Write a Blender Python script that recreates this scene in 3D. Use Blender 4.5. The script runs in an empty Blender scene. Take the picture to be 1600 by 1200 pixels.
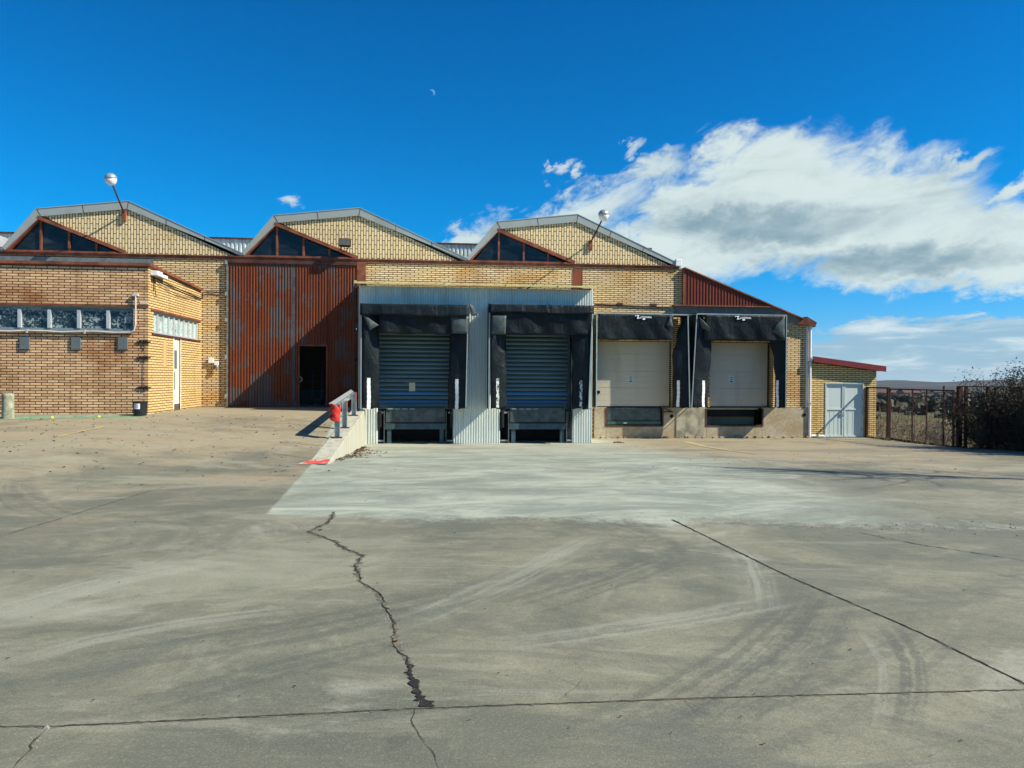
import bpy, bmesh, math, random
from mathutils import Vector, Matrix, noise as mnoise
R = math.radians
random.seed(7)
SC = bpy.context.scene
COL = SC.collection

# ------------------------------------------------------------------ camera
F, EYE = 1150.0, 1.9
YAW, PIT, ROLL = R(5.96), R(-.46), R(.35)
_fw = Vector((math.sin(YAW)*math.cos(PIT), math.cos(YAW)*math.cos(PIT), math.sin(PIT)))
_r = Vector((math.cos(YAW), -math.sin(YAW), 0)); _u = _r.cross(_fw)
RT = _r*math.cos(ROLL) + _u*math.sin(ROLL); UP = _u*math.cos(ROLL) - _r*math.sin(ROLL)
cd = bpy.data.cameras.new('camera'); cam = bpy.data.objects.new('camera', cd); COL.objects.link(cam)
cam.matrix_world = Matrix(((RT.x, UP.x, -_fw.x, 0), (RT.y, UP.y, -_fw.y, 0), (RT.z, UP.z, -_fw.z, EYE), (0, 0, 0, 1)))
cd.sensor_width = 36; cd.lens = 36*F/1600; cd.clip_end = 20000; cd.clip_start = .05
SC.camera = cam
SC.render.resolution_x, SC.render.resolution_y = 1024, 768

# ------------------------------------------------------------------ node helpers
class V:
    """a small arithmetic wrapper round shader sockets"""
    nt = None
    def __init__(s, k): s.s = k
    @staticmethod
    def op(o, *a, clamp=False):
        n = V.nt.nodes.new('ShaderNodeMath'); n.operation = o; n.use_clamp = clamp
        for i, x in enumerate(a):
            if isinstance(x, V): V.nt.links.new(x.s, n.inputs[i])
            else: n.inputs[i].default_value = x
        return V(n.outputs[0])
    def __add__(s, o): return V.op('ADD', s, o)
    __radd__ = __add__
    def __sub__(s, o): return V.op('SUBTRACT', s, o)
    def __rsub__(s, o): return V.op('SUBTRACT', o, s)
    def __mul__(s, o): return V.op('MULTIPLY', s, o)
    __rmul__ = __mul__
    def __truediv__(s, o): return V.op('DIVIDE', s, o)
def vmax(a, b): return V.op('MAXIMUM', a, b)
def vmin(a, b): return V.op('MINIMUM', a, b)
def vabs(a): return V.op('ABSOLUTE', a)
def sq(a): return a*a
def vsqrt(a): return V.op('SQRT', a)
def sstep(x, lo, hi, a=0., b=1.):
    n = V.nt.nodes.new('ShaderNodeMapRange'); n.interpolation_type = 'SMOOTHSTEP'
    V.nt.links.new(x.s, n.inputs['Value'])
    for k, v in zip(('From Min', 'From Max', 'To Min', 'To Max'), (lo, hi, a, b)): n.inputs[k].default_value = v
    return V(n.outputs[0])
def vec(x, y, z=0.):
    n = V.nt.nodes.new('ShaderNodeCombineXYZ')
    for i, q in enumerate((x, y, z)):
        if isinstance(q, V): V.nt.links.new(q.s, n.inputs[i])
        else: n.inputs[i].default_value = q
    return n.outputs[0]
def noi(v, scale=1., detail=4., rough=.55, dist=0.):
    n = V.nt.nodes.new('ShaderNodeTexNoise'); V.nt.links.new(v, n.inputs['Vector'])
    n.inputs['Scale'].default_value = scale; n.inputs['Detail'].default_value = detail
    n.inputs['Roughness'].default_value = rough; n.inputs['Distortion'].default_value = dist
    return V(n.outputs[0])
def rgb(c):
    n = V.nt.nodes.new('ShaderNodeRGB'); n.outputs[0].default_value = (*c, 1); return n.outputs[0]
def mixc(f, a, b, mode='MIX'):
    n = V.nt.nodes.new('ShaderNodeMix'); n.data_type = 'RGBA'; n.blend_type = mode
    if isinstance(f, V): V.nt.links.new(f.s, n.inputs[0])
    else: n.inputs[0].default_value = f
    for i, c in ((6, a), (7, b)):
        if isinstance(c, tuple): n.inputs[i].default_value = (*c, 1)
        else: V.nt.links.new(c, n.inputs[i])
    return n.outputs[2]
def pos():
    g = V.nt.nodes.new('ShaderNodeNewGeometry'); s = V.nt.nodes.new('ShaderNodeSeparateXYZ')
    V.nt.links.new(g.outputs['Position'], s.inputs[0])
    return V(s.outputs[0]), V(s.outputs[1]), V(s.outputs[2])
def newmat(name, rough=.8, metal=0., spec=.3):
    m = bpy.data.materials.new(name); m.use_nodes = True; V.nt = m.node_tree
    b = m.node_tree.nodes['Principled BSDF']
    b.inputs['Roughness'].default_value = rough; b.inputs['Metallic'].default_value = metal
    b.inputs['Specular IOR Level'].default_value = spec
    return m, b
def setc(b, c):
    if isinstance(c, tuple): b.inputs['Base Color'].default_value = (*c, 1)
    else: V.nt.links.new(c, b.inputs['Base Color'])
def bump(b, h, strength=.5, dist=.01):
    n = V.nt.nodes.new('ShaderNodeBump'); n.inputs['Strength'].default_value = strength
    n.inputs['Distance'].default_value = dist
    V.nt.links.new(h.s, n.inputs['Height']); V.nt.links.new(n.outputs[0], b.inputs['Normal'])

# ------------------------------------------------------------------ sun and sky
SUN = Vector((1, -.38, .91)).normalized()
sd = bpy.data.lights.new('sun', 'SUN'); sd.energy = 5.0; sd.angle = R(.53); sd.color = (1, .93, .80)
so = bpy.data.objects.new('sun', sd); COL.objects.link(so)
so.rotation_euler = SUN.to_track_quat('Z', 'Y').to_euler(); so.location = (30, -20, 40)
SC.view_settings.view_transform = 'Standard'; SC.view_settings.look = 'None'
SC.view_settings.gamma = 1; SC.view_settings.exposure = .70

W = bpy.data.worlds.new('World'); SC.world = W; W.use_nodes = True
nt = W.node_tree; nt.nodes.clear(); V.nt = nt
out = nt.nodes.new('ShaderNodeOutputWorld')
sky = nt.nodes.new('ShaderNodeTexSky'); sky.sky_type = 'NISHITA'; sky.sun_disc = False
sky.sun_elevation = math.asin(SUN.z); sky.sun_rotation = math.atan2(SUN.x, SUN.y)
sky.air_density = 1.0; sky.dust_density = .05; sky.ozone_density = 3.0; sky.altitude = 900
bg1 = nt.nodes.new('ShaderNodeBackground'); bg1.inputs[1].default_value = .055
hs = nt.nodes.new('ShaderNodeHueSaturation'); hs.inputs['Saturation'].default_value = 1.25; hs.inputs['Hue'].default_value = .492
nt.links.new(sky.outputs[0], hs.inputs['Color'])

tc = nt.nodes.new('ShaderNodeTexCoord'); sx = nt.nodes.new('ShaderNodeSeparateXYZ')
nt.links.new(tc.outputs['Generated'], sx.inputs[0])
dx, dy, dz = (V(sx.outputs[i]) for i in range(3))
az = V.op('ARCTAN2', dx, dy)*57.2958; el = V.op('ARCSINE', dz)*57.2958
nt.links.new(mixc(1., hs.outputs[0], mixc(sstep(el, 0., 11.), (.55, .95, 1.50), mixc(sstep(el, 12., 34.), (.03, 1.12, 1.66), (.02, .98, 1.55))), 'MULTIPLY'), bg1.inputs[0])
ca, sa = math.cos(R(24)), math.sin(R(24))
ra, rb = az*ca + el*sa, el*ca - az*sa                 # streaks rise to the right
n1 = noi(vec(ra*.085, rb*.20, 3.1), 1, 9, .60, .35)
n2 = noi(vec(ra*.30, rb*.62, 8.7), 1, 8, .66, .5)
waz = az + (n2-.5)*5 ; wel = el + (noi(vec(az*.3, el*.42, 21.), 1, 6, .6)-.5)*4
def blob(px, py, rx, ry, k=1., rot=0.):
    a = math.degrees(math.atan((px-800)/F)) + math.degrees(YAW); e = math.degrees(math.atan((592-py)/F))*math.cos(R(a-6))
    rx, ry = rx*.043, ry*.046
    u = waz-a; v = wel-e
    c, s = math.cos(R(rot)), math.sin(R(rot))
    return (1-(sq((u*c+v*s)*(1/rx)) + sq((v*c-u*s)*(1/ry))))*k
sh = None
for a in ((1230, 325, 290, 108), (1130, 340, 200, 80, 1.3), (1330, 330, 200, 80, 1.3), (1450, 388, 230, 66), (1060, 375, 240, 95, 1., 18), (910, 335, 150, 48, .8, 20),
          (1190, 250, 150, 58, .8), (1370, 255, 110, 36, .6), (740, 368, 75, 26, .7, 20), (985, 235, 30, 13, .6, 30),
          (873, 268, 26, 11, .5, 40), (905, 266, 12, 14, .4), (1500, 250, 45, 16, .6, 20), (1590, 285, 50, 14, .5, 25),
          (1570, 350, 70, 16, .5), (462, 320, 14, 8, .22), (1600, 425, 160, 28, .8), (1020, 262, 60, 24, .6, 15)):
    b = blob(*a); sh = b if sh is None else vmax(sh, b)
dens = sstep(vmax(sh, -1.)*.80 + (n1-.5)*1.45 + (n2-.5)*1.25, -.10, .58)
low = blob(1450, 552, 440, 52, 1.2)
n4 = noi(vec(az*.16, el*.9, 14.), 1, 6, .6, .5)
dens2 = sstep(vmax(low, -1.)*.6 + (n4-.5)*2.2, -.02, .36)*.85
# light and dark inside the cloud bodies (the clouds themselves, not the ground)
n3 = noi(vec(az*.12, el*.34, 5.5), 1, 5, .55, .6)
dk = vmax(blob(1170, 355, 200, 32, 1.), blob(1400, 405, 210, 22, .8))
shade = sstep((n3-.5)*2.0 + (n2-.5)*.9 + vmax(dk, -.6)*.5, -.45, .95)
cc = mixc(shade, (.76, .88, .86), (.22, .36, .44))
cc2 = mixc(sstep(n4, .45, .72), (.38, .58, .72), (.84, .95, .98))
bg2 = nt.nodes.new('ShaderNodeBackground'); bg2.inputs[1].default_value = .58; nt.links.new(cc, bg2.inputs[0])
bg3 = nt.nodes.new('ShaderNodeBackground'); bg3.inputs[1].default_value = .55; nt.links.new(cc2, bg3.inputs[0])
mx0 = nt.nodes.new('ShaderNodeMixShader'); nt.links.new(dens2.s, mx0.inputs[0])
nt.links.new(bg1.outputs[0], mx0.inputs[1]); nt.links.new(bg3.outputs[0], mx0.inputs[2])
mx = nt.nodes.new('ShaderNodeMixShader'); nt.links.new((dens*.96).s, mx.inputs[0])
nt.links.new(mx0.outputs[0], mx.inputs[1]); nt.links.new(bg2.outputs[0], mx.inputs[2])
# the thin day moon
def aze(px, py):
    a = math.degrees(math.atan((px-800)/F)) + math.degrees(YAW)
    return a, math.degrees(math.atan((591-py)/F*math.cos(R(a-6))))
ma, me = aze(672.5, 147.5)
d1 = vsqrt(sq(az-ma)+sq(el-me)); d2 = vsqrt(sq(az-ma+.09)+sq(el-me+.07))
moon = sstep(d1, .20, .25, 1, 0)*sstep(d2, .20, .27, 0, 1)
bgm = nt.nodes.new('ShaderNodeBackground'); bgm.inputs[0].default_value = (.6, .8, .95, 1); bgm.inputs[1].default_value = .6
mm = nt.nodes.new('ShaderNodeMixShader'); nt.links.new((moon*.42).s, mm.inputs[0])
nt.links.new(mx.outputs[0], mm.inputs[1]); nt.links.new(bgm.outputs[0], mm.inputs[2])
nt.links.new(mm.outputs[0], out.inputs[0])

# ------------------------------------------------------------------ places in the scene
def ray(px, py): return _fw + RT*((px-800)/F) + UP*((600-py)/F)
def P(px, py, Y):                   # point of the upright plane at depth Y
    d = ray(px, py); t = Y/d.y; return d.x*t, EYE+d.z*t
def PX(px, Y, py=600): return P(px, py, Y)[0]
def PZ(px, py, Y): return P(px, py, Y)[1]
def PW(px, py, X):                  # point of the upright plane at X -> (Y, Z)
    d = ray(px, py); t = X/d.x; return d.y*t, EYE+d.z*t
def cl(t): return max(0., min(1., t))
def sm(t): t = cl(t); return t*t*(3-2*t)
SEAM = -2.55
def gh(x, y, side=None):
    left = (x < SEAM) if side is None else side == 'L'
    if left:
        y0 = max(12.5, 16.8+(x+2.5)*.75); y1 = max(22.9, 25.2+(x+2.5)*.42)
        return .76*cl((y-y0)/(y1-y0)) + .02*cl((y-y1)/4)
    return -.36*sm((y-15)/10.5) - .05*cl((y-25)/3)
def G(px, py, side=None):
    d = ray(px, py); z = 0.
    for _ in range(12):
        t = (z-EYE)/d.z; x, y = d.x*t, d.y*t; z = z*.4+.6*gh(x, y, side)
    return x, y, gh(x, y, side)

# ------------------------------------------------------------------ mesh helpers
LOC = {}
class MB:
    def __init__(s): s.v = []; s.f = []; s.st = []; s.sf = []
    def add(s, vs, fs):
        k = len(s.v); s.st.append(k); s.sf.append(len(s.f)); s.v += [tuple(q) for q in vs]; s.f += [tuple(i+k for i in f) for f in fs]; return s
    def box(s, x0, x1, y0, y1, z0, z1):
        x0, x1 = sorted((x0, x1)); y0, y1 = sorted((y0, y1)); z0, z1 = sorted((z0, z1))
        return s.add([(x0,y0,z0),(x1,y0,z0),(x1,y1,z0),(x0,y1,z0),(x0,y0,z1),(x1,y0,z1),(x1,y1,z1),(x0,y1,z1)],
              [(3,2,1,0),(4,5,6,7),(0,1,5,4),(1,2,6,5),(2,3,7,6),(3,0,4,7)])
    def prism(s, pts, y0, y1):      # (x,z) outline pushed along Y
        n = len(pts); v = [(x, y0, z) for x, z in pts]+[(x, y1, z) for x, z in pts]
        a = sum(pts[i][0]*pts[(i+1) % n][1]-pts[(i+1) % n][0]*pts[i][1] for i in range(n))
        f = [tuple(range(n)), tuple(range(2*n-1, n-1, -1))]+[(i, i+n, (i+1) % n+n, (i+1) % n) for i in range(n)]
        if a < 0: f = [q[::-1] for q in f]
        return s.add(v, f)
    def prismx(s, pts, x0, x1):     # (y,z) outline pushed along X
        n = len(pts); v = [(x0, y, z) for y, z in pts]+[(x1, y, z) for y, z in pts]
        f = [tuple(range(n)), tuple(range(2*n-1, n-1, -1))]+[(i, i+n, (i+1) % n+n, (i+1) % n) for i in range(n)]
        return s.add(v, f)
    def bar(s, a, b, w, h, up=(0, 1, 0)):   # rectangular bar from a to b
        a, b = Vector(a), Vector(b); d = (b-a).normalized(); u = Vector(up); u = (u-d*u.dot(d)).normalized(); r = d.cross(u)
        v = []
        for p in (a, b):
            for i, j in ((-1, -1), (1, -1), (1, 1), (-1, 1)): v.append(p+r*(i*w/2)+u*(j*h/2))
        return s.add(v, [(0,1,2,3),(7,6,5,4),(0,4,5,1),(1,5,6,2),(2,6,7,3),(3,7,4,0)])
    def tube(s, pts, r, n=8, cap=True):
        pts = [Vector(p) for p in pts]; rs = r if isinstance(r, (list, tuple)) else [r]*len(pts)
        rings = []; prev = None
        for i, p in enumerate(pts):
            d = (pts[min(i+1, len(pts)-1)]-pts[max(i-1, 0)]).normalized()
            u = prev if prev else Vector((0, 0, 1)) if abs(d.z) < .9 else Vector((1, 0, 0))
            u = (u-d*u.dot(d)).normalized(); prev = u; w = d.cross(u)
            rings.append([p+(u*math.cos(2*math.pi*k/n)+w*math.sin(2*math.pi*k/n))*rs[i] for k in range(n)])
        v = [q for g in rings for q in g]; f = []
        for i in range(len(pts)-1):
            for k in range(n):
                k2 = (k+1) % n; f.append((i*n+k, (i+1)*n+k, (i+1)*n+k2, i*n+k2)[::-1])
        if cap: f += [tuple(range(n-1, -1, -1))[::-1], tuple(range((len(pts)-1)*n, len(pts)*n))[::-1]]
        return s.add(v, f)
    def lathe(s, c, prof, n=20, ax=(0, 0, 1)):  # prof: (radius, height)
        c = Vector(c); a = Vector(ax).normalized(); u = Vector((1, 0, 0)) if abs(a.x) < .9 else Vector((0, 1, 0))
        u = (u-a*u.dot(a)).normalized(); w = a.cross(u)
        v = [c+a*h+(u*math.cos(2*math.pi*k/n)+w*math.sin(2*math.pi*k/n))*r for r, h in prof for k in range(n)]
        f = [(i*n+k, i*n+(k+1) % n, (i+1)*n+(k+1) % n, (i+1)*n+k) for i in range(len(prof)-1) for k in range(n)]
        f += [tuple(range(n))[::-1], tuple(range((len(prof)-1)*n, len(prof)*n))]
        return s.add(v, f)
    def corr(s, x0, x1, y, lo, hi, pitch=.1, dep=.02, back=True, seg=1):  # upright ribbed sheet facing -Y
        prof = ((0, 0), (.18, 0), (.32, 1), (.68, 1), (.82, 0)); xs = []
        k = math.floor(x0/pitch)
        while k*pitch < x1:
            for t, d in prof:
                x = (k+t)*pitch
                if x0 < x < x1: xs.append((x, d))
            k += 1
        xs = [(x0, 0)]+xs+[(x1, 0)]
        L = lo if callable(lo) else (lambda q: lo); H = hi if callable(hi) else (lambda q: hi)
        v = []
        for x, d in xs: v += [(x, y-d*dep, L(x)), (x, y-d*dep, H(x))]
        f = [(2*i, 2*i+2, 2*i+3, 2*i+1) for i in range(len(xs)-1)]
        n = len(v); v += [(a, b+.004, c) for a, b, c in v]; f += [(q[3]+n, q[2]+n, q[1]+n, q[0]+n) for q in f]
        return s.add(v, f)
    def grid(s, nu, nv, fn):
        v = [fn(i/nu, j/nv) for j in range(nv+1) for i in range(nu+1)]
        return s.add(v, [(j*(nu+1)+i, j*(nu+1)+i+1, (j+1)*(nu+1)+i+1, (j+1)*(nu+1)+i) for j in range(nv) for i in range(nu)])
    def build(s, name, mat, parent=None, smooth=False, bevel=0, solid=0):
        base = LOC.get(parent.name, Vector((0, 0, 0))) if parent else Vector((0, 0, 0))
        me = bpy.data.meshes.new(name); me.from_pydata([tuple(Vector(q)-base) for q in s.v], [], s.f); me.update()
        bm = bmesh.new(); bm.from_mesh(me)
        if not solid and len(s.f) < 20000: bmesh.ops.recalc_face_normals(bm, faces=bm.faces) if s.closed() else None
        bm.to_mesh(me); bm.free()
        o = bpy.data.objects.new(name, me); COL.objects.link(o); me.materials.append(mat)
        if smooth:
            for p in me.polygons: p.use_smooth = True
        if parent: o.parent = parent
        LOC[o.name] = base
        if bevel:
            m = o.modifiers.new('bevel', 'BEVEL'); m.width = bevel; m.segments = 2; m.limit_method = 'ANGLE'
        if solid:
            m = o.modifiers.new('solid', 'SOLIDIFY'); m.thickness = solid; m.offset = 0
        return o
    def closed(s): return True
    def each(s, name, mat, parent=None, **k):       # every added shape an object of its own
        o = None; st_ = s.st+[len(s.v)]; sf = s.sf+[len(s.f)]
        for i in range(len(s.st)):
            q = MB(); q.v = s.v[st_[i]:st_[i+1]]; q.f = [tuple(c-st_[i] for c in f) for f in s.f[sf[i]:sf[i+1]]]; o = q.build(name, mat, parent, **k)
        return o
def tag(o, label=None, cat=None, group=None, kind=None):
    if label: o['label'] = label
    if cat: o['category'] = cat
    if group: o['group'] = group
    if kind: o['kind'] = kind
    return o
def thing(name, loc, label, cat, group=None):
    o = bpy.data.objects.new(name, None); COL.objects.link(o); o.location = loc; o.empty_display_size = .3
    LOC[o.name] = Vector(loc); return tag(o, label, cat, group)

# ------------------------------------------------------------------ materials
def plain(name, c, rough=.8, metal=0., var=.25, scale=6., spec=.3, bmp=.15):
    m, b = newmat(name, rough, metal, spec); x, y, z = pos()
    n = noi(vec(x, y, z), scale, 5, .6)
    d = tuple(q*(1-var) for q in c); e = tuple(min(1, q*(1+var)) for q in c)
    setc(b, mixc(sstep(n, .3, .7), d, e)); bump(b, noi(vec(x, y, z), scale*8, 3), bmp, .004)
    return m
def streaked(name, c, c2, rough=.6, metal=0., k=.6, sc=6., spec=.3):      # rain and dirt runs down a sheet
    m, b = newmat(name, rough, metal, spec); x, y, z = pos()
    n = noi(vec(x*sc, y*sc, z*.35), 1., 5, .65); g = noi(vec(x*.9, y*.9, z*.9+3), 1., 5, .65); f = noi(vec(x*18, y*18, z*18), 1., 3, .7)
    col = mixc(sstep(n*.6+g*.4, .47, .66)*k, c, c2); col = mixc(sstep(f, .55, .8)*.3, col, c2)
    setc(b, col); bump(b, f, .12, .003); V.nt.links.new((g*.3+(rough-.15)).s, b.inputs['Roughness'])
    return m
def brick(name, axis, c1, c2, cm, bw=.32, bh=.08, mort=.013, stain=None, stain_amt=.5, dep=.012, dirt=.6):
    m, b = newmat(name, .85, 0, .25); x, y, z = pos()
    v = {'x': vec(x+100, z+20, 0.), 'y': vec(y+100, z+20, 0.), 'v': vec(z+20, x+100, 0.)}[axis]
    t = m.node_tree.nodes.new('ShaderNodeTexBrick'); m.node_tree.links.new(v, t.inputs['Vector'])
    t.inputs['Scale'].default_value = 1; t.inputs['Brick Width'].default_value = bw; t.inputs['Row Height'].default_value = bh
    t.inputs['Mortar Size'].default_value = mort; t.inputs['Mortar Smooth'].default_value = .25
    t.inputs['Color1'].default_value = (*c1, 1); t.inputs['Color2'].default_value = (*c2, 1); t.inputs['Mortar'].default_value = (*cm, 1)
    t.offset = .5
    col = t.outputs['Color']; q = vec(x, y, z)
    fine = noi(q, 25, 4, .7)
    col = mixc(sstep(fine, .35, .75)*.28, col, (.12, .08, .04))
    if stain:
        s1 = noi(vec(x*.55, y*.55, z*1.1), 1., 5, .62, .4)
        col = mixc(sstep(s1, .45, .68)*stain_amt, col, mixc(1., col, stain, 'MULTIPLY'))
    run = noi(vec(x*2.2, y*2.2, z*.22), 1., 4, .6)          # rain streaks
    col = mixc(sstep(run, .58, .8)*dirt, col, mixc(1., col, (.40, .36, .30), 'MULTIPLY'))
    setc(b, col)
    f = V(t.outputs['Fac'])
    bump(b, (1-f) + fine*.18, .9, dep)
    return m
BR = brick('facade_brick', 'x', (.88, .66, .34), (.76, .53, .26), (.06, .038, .02), mort=.015, stain=(.80, .62, .42), stain_amt=.75)
BG = brick('gable_brick', 'v', (.90, .72, .40), (.79, .61, .32), (.055, .04, .022), bw=.34, bh=.10, mort=.015, stain=(.85, .78, .60), stain_amt=.5)
BA = brick('annex_brick', 'x', (.84, .56, .30), (.60, .35, .175), (.045, .026, .015), mort=.013, stain=(.60, .42, .32), stain_amt=.9, dirt=.75)
BS = brick('annex_side_brick', 'y', (.74, .52, .23), (.64, .44, .18), (.10, .06, .025), stain=(.92, .8, .6), stain_amt=.5)
BSH = brick('shed_brick', 'x', (.80, .58, .25), (.70, .50, .21), (.10, .065, .03), stain=(.85, .7, .5))

def ribbed(name, c1, c2, c3, patch=.5, speck=True, rough=.75):
    m, b = newmat(name, rough, 0, .25); x, y, z = pos()
    big = noi(vec(x*.55+3, y, z*.62+7), 1., 3, .7)
    blk = noi(vec(V.op('SNAP', x, .31)*1.3+1, 0., V.op('SNAP', z, .5)*.8), 1., 2, .6)
    st = noi(vec(x*9, y, z*.35), 1., 4, .65)
    k = sstep(big*.55 + blk*.35 + st*.22, patch-.035, patch+.035)
    col = mixc(sstep(st, .3, .75), c1, c2)
    col = mixc(k*.85, col, mixc(sstep(st, .35, .7), c3, tuple(q*1.5 for q in c3)))
    if speck:
        sp = noi(vec(x*16, y, z*16), 1., 2, .5); area = sstep(noi(vec(x*.8+5, 0., z*.8+2), 1., 2), .55, .65)
        col = mixc(sstep(sp, .70, .74)*area, col, (.55, .48, .42))
    setc(b, col); bump(b, noi(vec(x, y, z), 30, 3), .2, .004)
    return m
RUST = ribbed('rusty_ribbed_steel', (.190, .048, .016), (.100, .028, .014), (.075, .066, .062), .585)
RUST2 = ribbed('red_ribbed_steel', (.20, .045, .025), (.14, .032, .02), (.16, .14, .12), .70, False)
BROWN = plain('brown_steel', (.19, .062, .030), .7, var=.4, scale=3)
DBROWN = plain('dark_brown_steel', (.075, .028, .02), .7, var=.4, scale=3)
VERGE = streaked('grey_verge_metal', (.33, .37, .34), (.20, .215, .195), .5, .1, .5, 1.5)
ROOF = plain('fibre_roof', (.30, .31, .30), .8)
TRANS = plain('translucent_roof_sheet', (.45, .50, .47), .6)
GLASS = None
def glass(name, c, pale=None, k=.55):
    m, b = newmat(name, .12, 0, .35); x, y, z = pos()
    if pale:
        n = noi(vec(x*13, y*13, z*13), 1., 5, .7, .5); big = noi(vec(x*1.6, y*1.6, z*3.), 1., 3, .6)
        f = sstep(n*.6+big*.4, k-.02, k+.02)
        f = vmax(f, sstep(z, 3.80, 3.83)*.35); setc(b, mixc(f, c, pale)); m.node_tree.links.new((f*.7+.1).s, b.inputs['Roughness'])
    else:
        n = noi(vec(x*1.1, y, z*3), 1., 5, .65, .8); setc(b, mixc(sstep(n, .45, .8), c, tuple(q*3+.012 for q in c)))
        m.node_tree.links.new((n*.3+.02).s, b.inputs['Roughness'])
    return m
GDARK = glass('dark_dusty_glass', (.008, .012, .013))
GPEEL = glass('peeling_film_glass', (.018, .035, .045), (.27, .35, .33), .53)
GPALE = glass('pale_side_glass', (.18, .26, .25), (.42, .50, .46), .45)
ALU = plain('weathered_aluminium', (.50, .54, .54), .45, .3, var=.1)
WHITEP = plain('white_paint', (.74, .76, .74), .6, var=.08)
CREAM = plain('cream_paint', (.70, .66, .50), .6, var=.1)
CONC = plain('pale_concrete', (.42, .43, .37), .9, var=.16, scale=2.5, bmp=.4)
PLINTH = None
def plinth():
    m, b = newmat('stained_concrete', .9); x, y, z = pos(); q = vec(x, y, z)
    a = noi(vec(x*.8, y, z*1.6), 1., 5, .65, .5); f = noi(q, 14, 5, .7); run = noi(vec(x*3, y, z*.4), 1, 4, .6)
    c = mixc(sstep(a, .38, .66), (.46, .40, .27), (.36, .27, .15)); c = mixc(sstep(f, .4, .75)*.5, c, (.14, .12, .09))
    c = mixc(sstep(run, .55, .75)*.55, c, (.13, .12, .10)); c = mixc(sstep(a*.5+f*.5, .6, .66)*.7, c, (.50, .46, .38))
    setc(b, c); bump(b, f+a*.7, .5, .02); return m
PLINTH = plinth()
CONC2 = plain('grey_patched_concrete', (.31, .285, .205), .9, var=.4, scale=3, bmp=.6)
def wallc():
    m, b = newmat('ramp_wall_concrete', .9); x, y, z = pos()
    s = noi(vec(x*6, y*3.2, z*.35), 1., 4, .6); f = noi(vec(x, y, z), 22, 4, .7)
    c = mixc(sstep(s, .4, .7), (.43, .42, .33), (.31, .30, .22)); c = mixc(sstep(f, .5, .8)*.3, c, (.25, .24, .18))
    setc(b, c); bump(b, f, .3, .01); return m
RAMPC = wallc()
CLAD = streaked('light_grey_cladding', (.70, .75, .67), (.36, .39, .32), .55, .05, .45)
YELL = plain('faded_yellow_trim', (.62, .55, .22), .6, var=.15)
def rubber():
    m, b = newmat('dock_shelter_fabric', .45, 0, .15); x, y, z = pos()
    n = noi(vec(x*1.5, y*1.5, z*1.5), 1., 5, .65, .5); w = noi(vec(x*5, y, z*.8), 1., 4, .6)
    c = mixc(sstep(n, .35, .7), (.005, .009, .011), (.013, .020, .023)); c = mixc(sstep(w, .58, .78)*.3, c, (.05, .065, .065)); sc_ = noi(vec(x*3.5, y*3.5, z*9), 1., 6, .8, .8); c = mixc(sstep(sc_, .60, .70)*sstep(z, 2.6, 1.0)*.4, c, (.10, .115, .11))
    setc(b, c); V.nt.links.new((n*.35+.3).s, b.inputs['Roughness']); bump(b, noi(vec(x*1.6, y*1.6, z*.9), 2.6, 5, .6, .8), .6, .07); return m
RUB = rubber()
FRAME = plain('pale_shelter_frame', (.27, .34, .345), .45, .2, var=.12)
def slat(name, c, c2):
    m, b = newmat(name, .42, .25, .4); x, y, z = pos()
    n = noi(vec(x*.7, y, z*5), 1., 3, .6); f = noi(vec(x*20, y, z*20), 1., 3)
    setc(b, mixc(sstep(n, .3, .7), c, c2)); bump(b, f, .12, .004); return m
SLAT = slat('blue_grey_slats', (.060, .105, .118), (.085, .145, .155)); SLATB = slat('blue_slats', (.035, .15, .28), (.04, .13, .25))
DOORB = streaked('beige_sectional_door', (.44, .41, .31), (.31, .28, .20), .55, 0, .5, 2.5)
DOORG = streaked('blue_grey_door_paint', (.54, .62, .57), (.40, .45, .40), .5, 0, .5)
LEVEL = plain('leveller_steel', (.075, .095, .09), .6, .3, var=.35, scale=4)
LEVLB = plain('blue_leveller_steel', (.05, .085, .10), .55, .3, var=.25, scale=4)
BLACK = plain('black_parts_void_shade', (.012, .013, .014), .8, var=.3)  # black parts; also stands in for the darkness inside recesses and holes
GREYP = plain('grey_panel', (.115, .14, .145), .6, var=.08)
RED = streaked('faded_red_paint', (.52, .030, .020), (.26, .06, .045), .65, 0, .6, 9., .2)
GALV = plain('galvanised_steel', (.33, .37, .35), .45, .4, var=.15)
GREEND = plain('green_glass', (.05, .12, .09), .2)
MAROON = plain('maroon_roof_trim', (.17, .022, .022), .5, var=.12)
RUSTF = plain('rusty_fence_steel', (.040, .014, .011), .7, var=.45, scale=8)
PLASTW = plain('white_plastic', (.75, .75, .70), .4, var=.05)
INK = plain('white_lettering', (.80, .84, .84), .5, var=.03)
BLUEI = plain('dark_teal_ink', (.02, .09, .12), .5, var=.05)
PLASTER = plain('brown_plaster', (.23, .19, .15), .9, var=.2, scale=3, bmp=.3)
CABLE = plain('pale_conduit', (.52, .47, .40), .6, var=.1)
BIN = plain('black_plastic', (.015, .017, .018), .45, var=.2)
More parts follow.
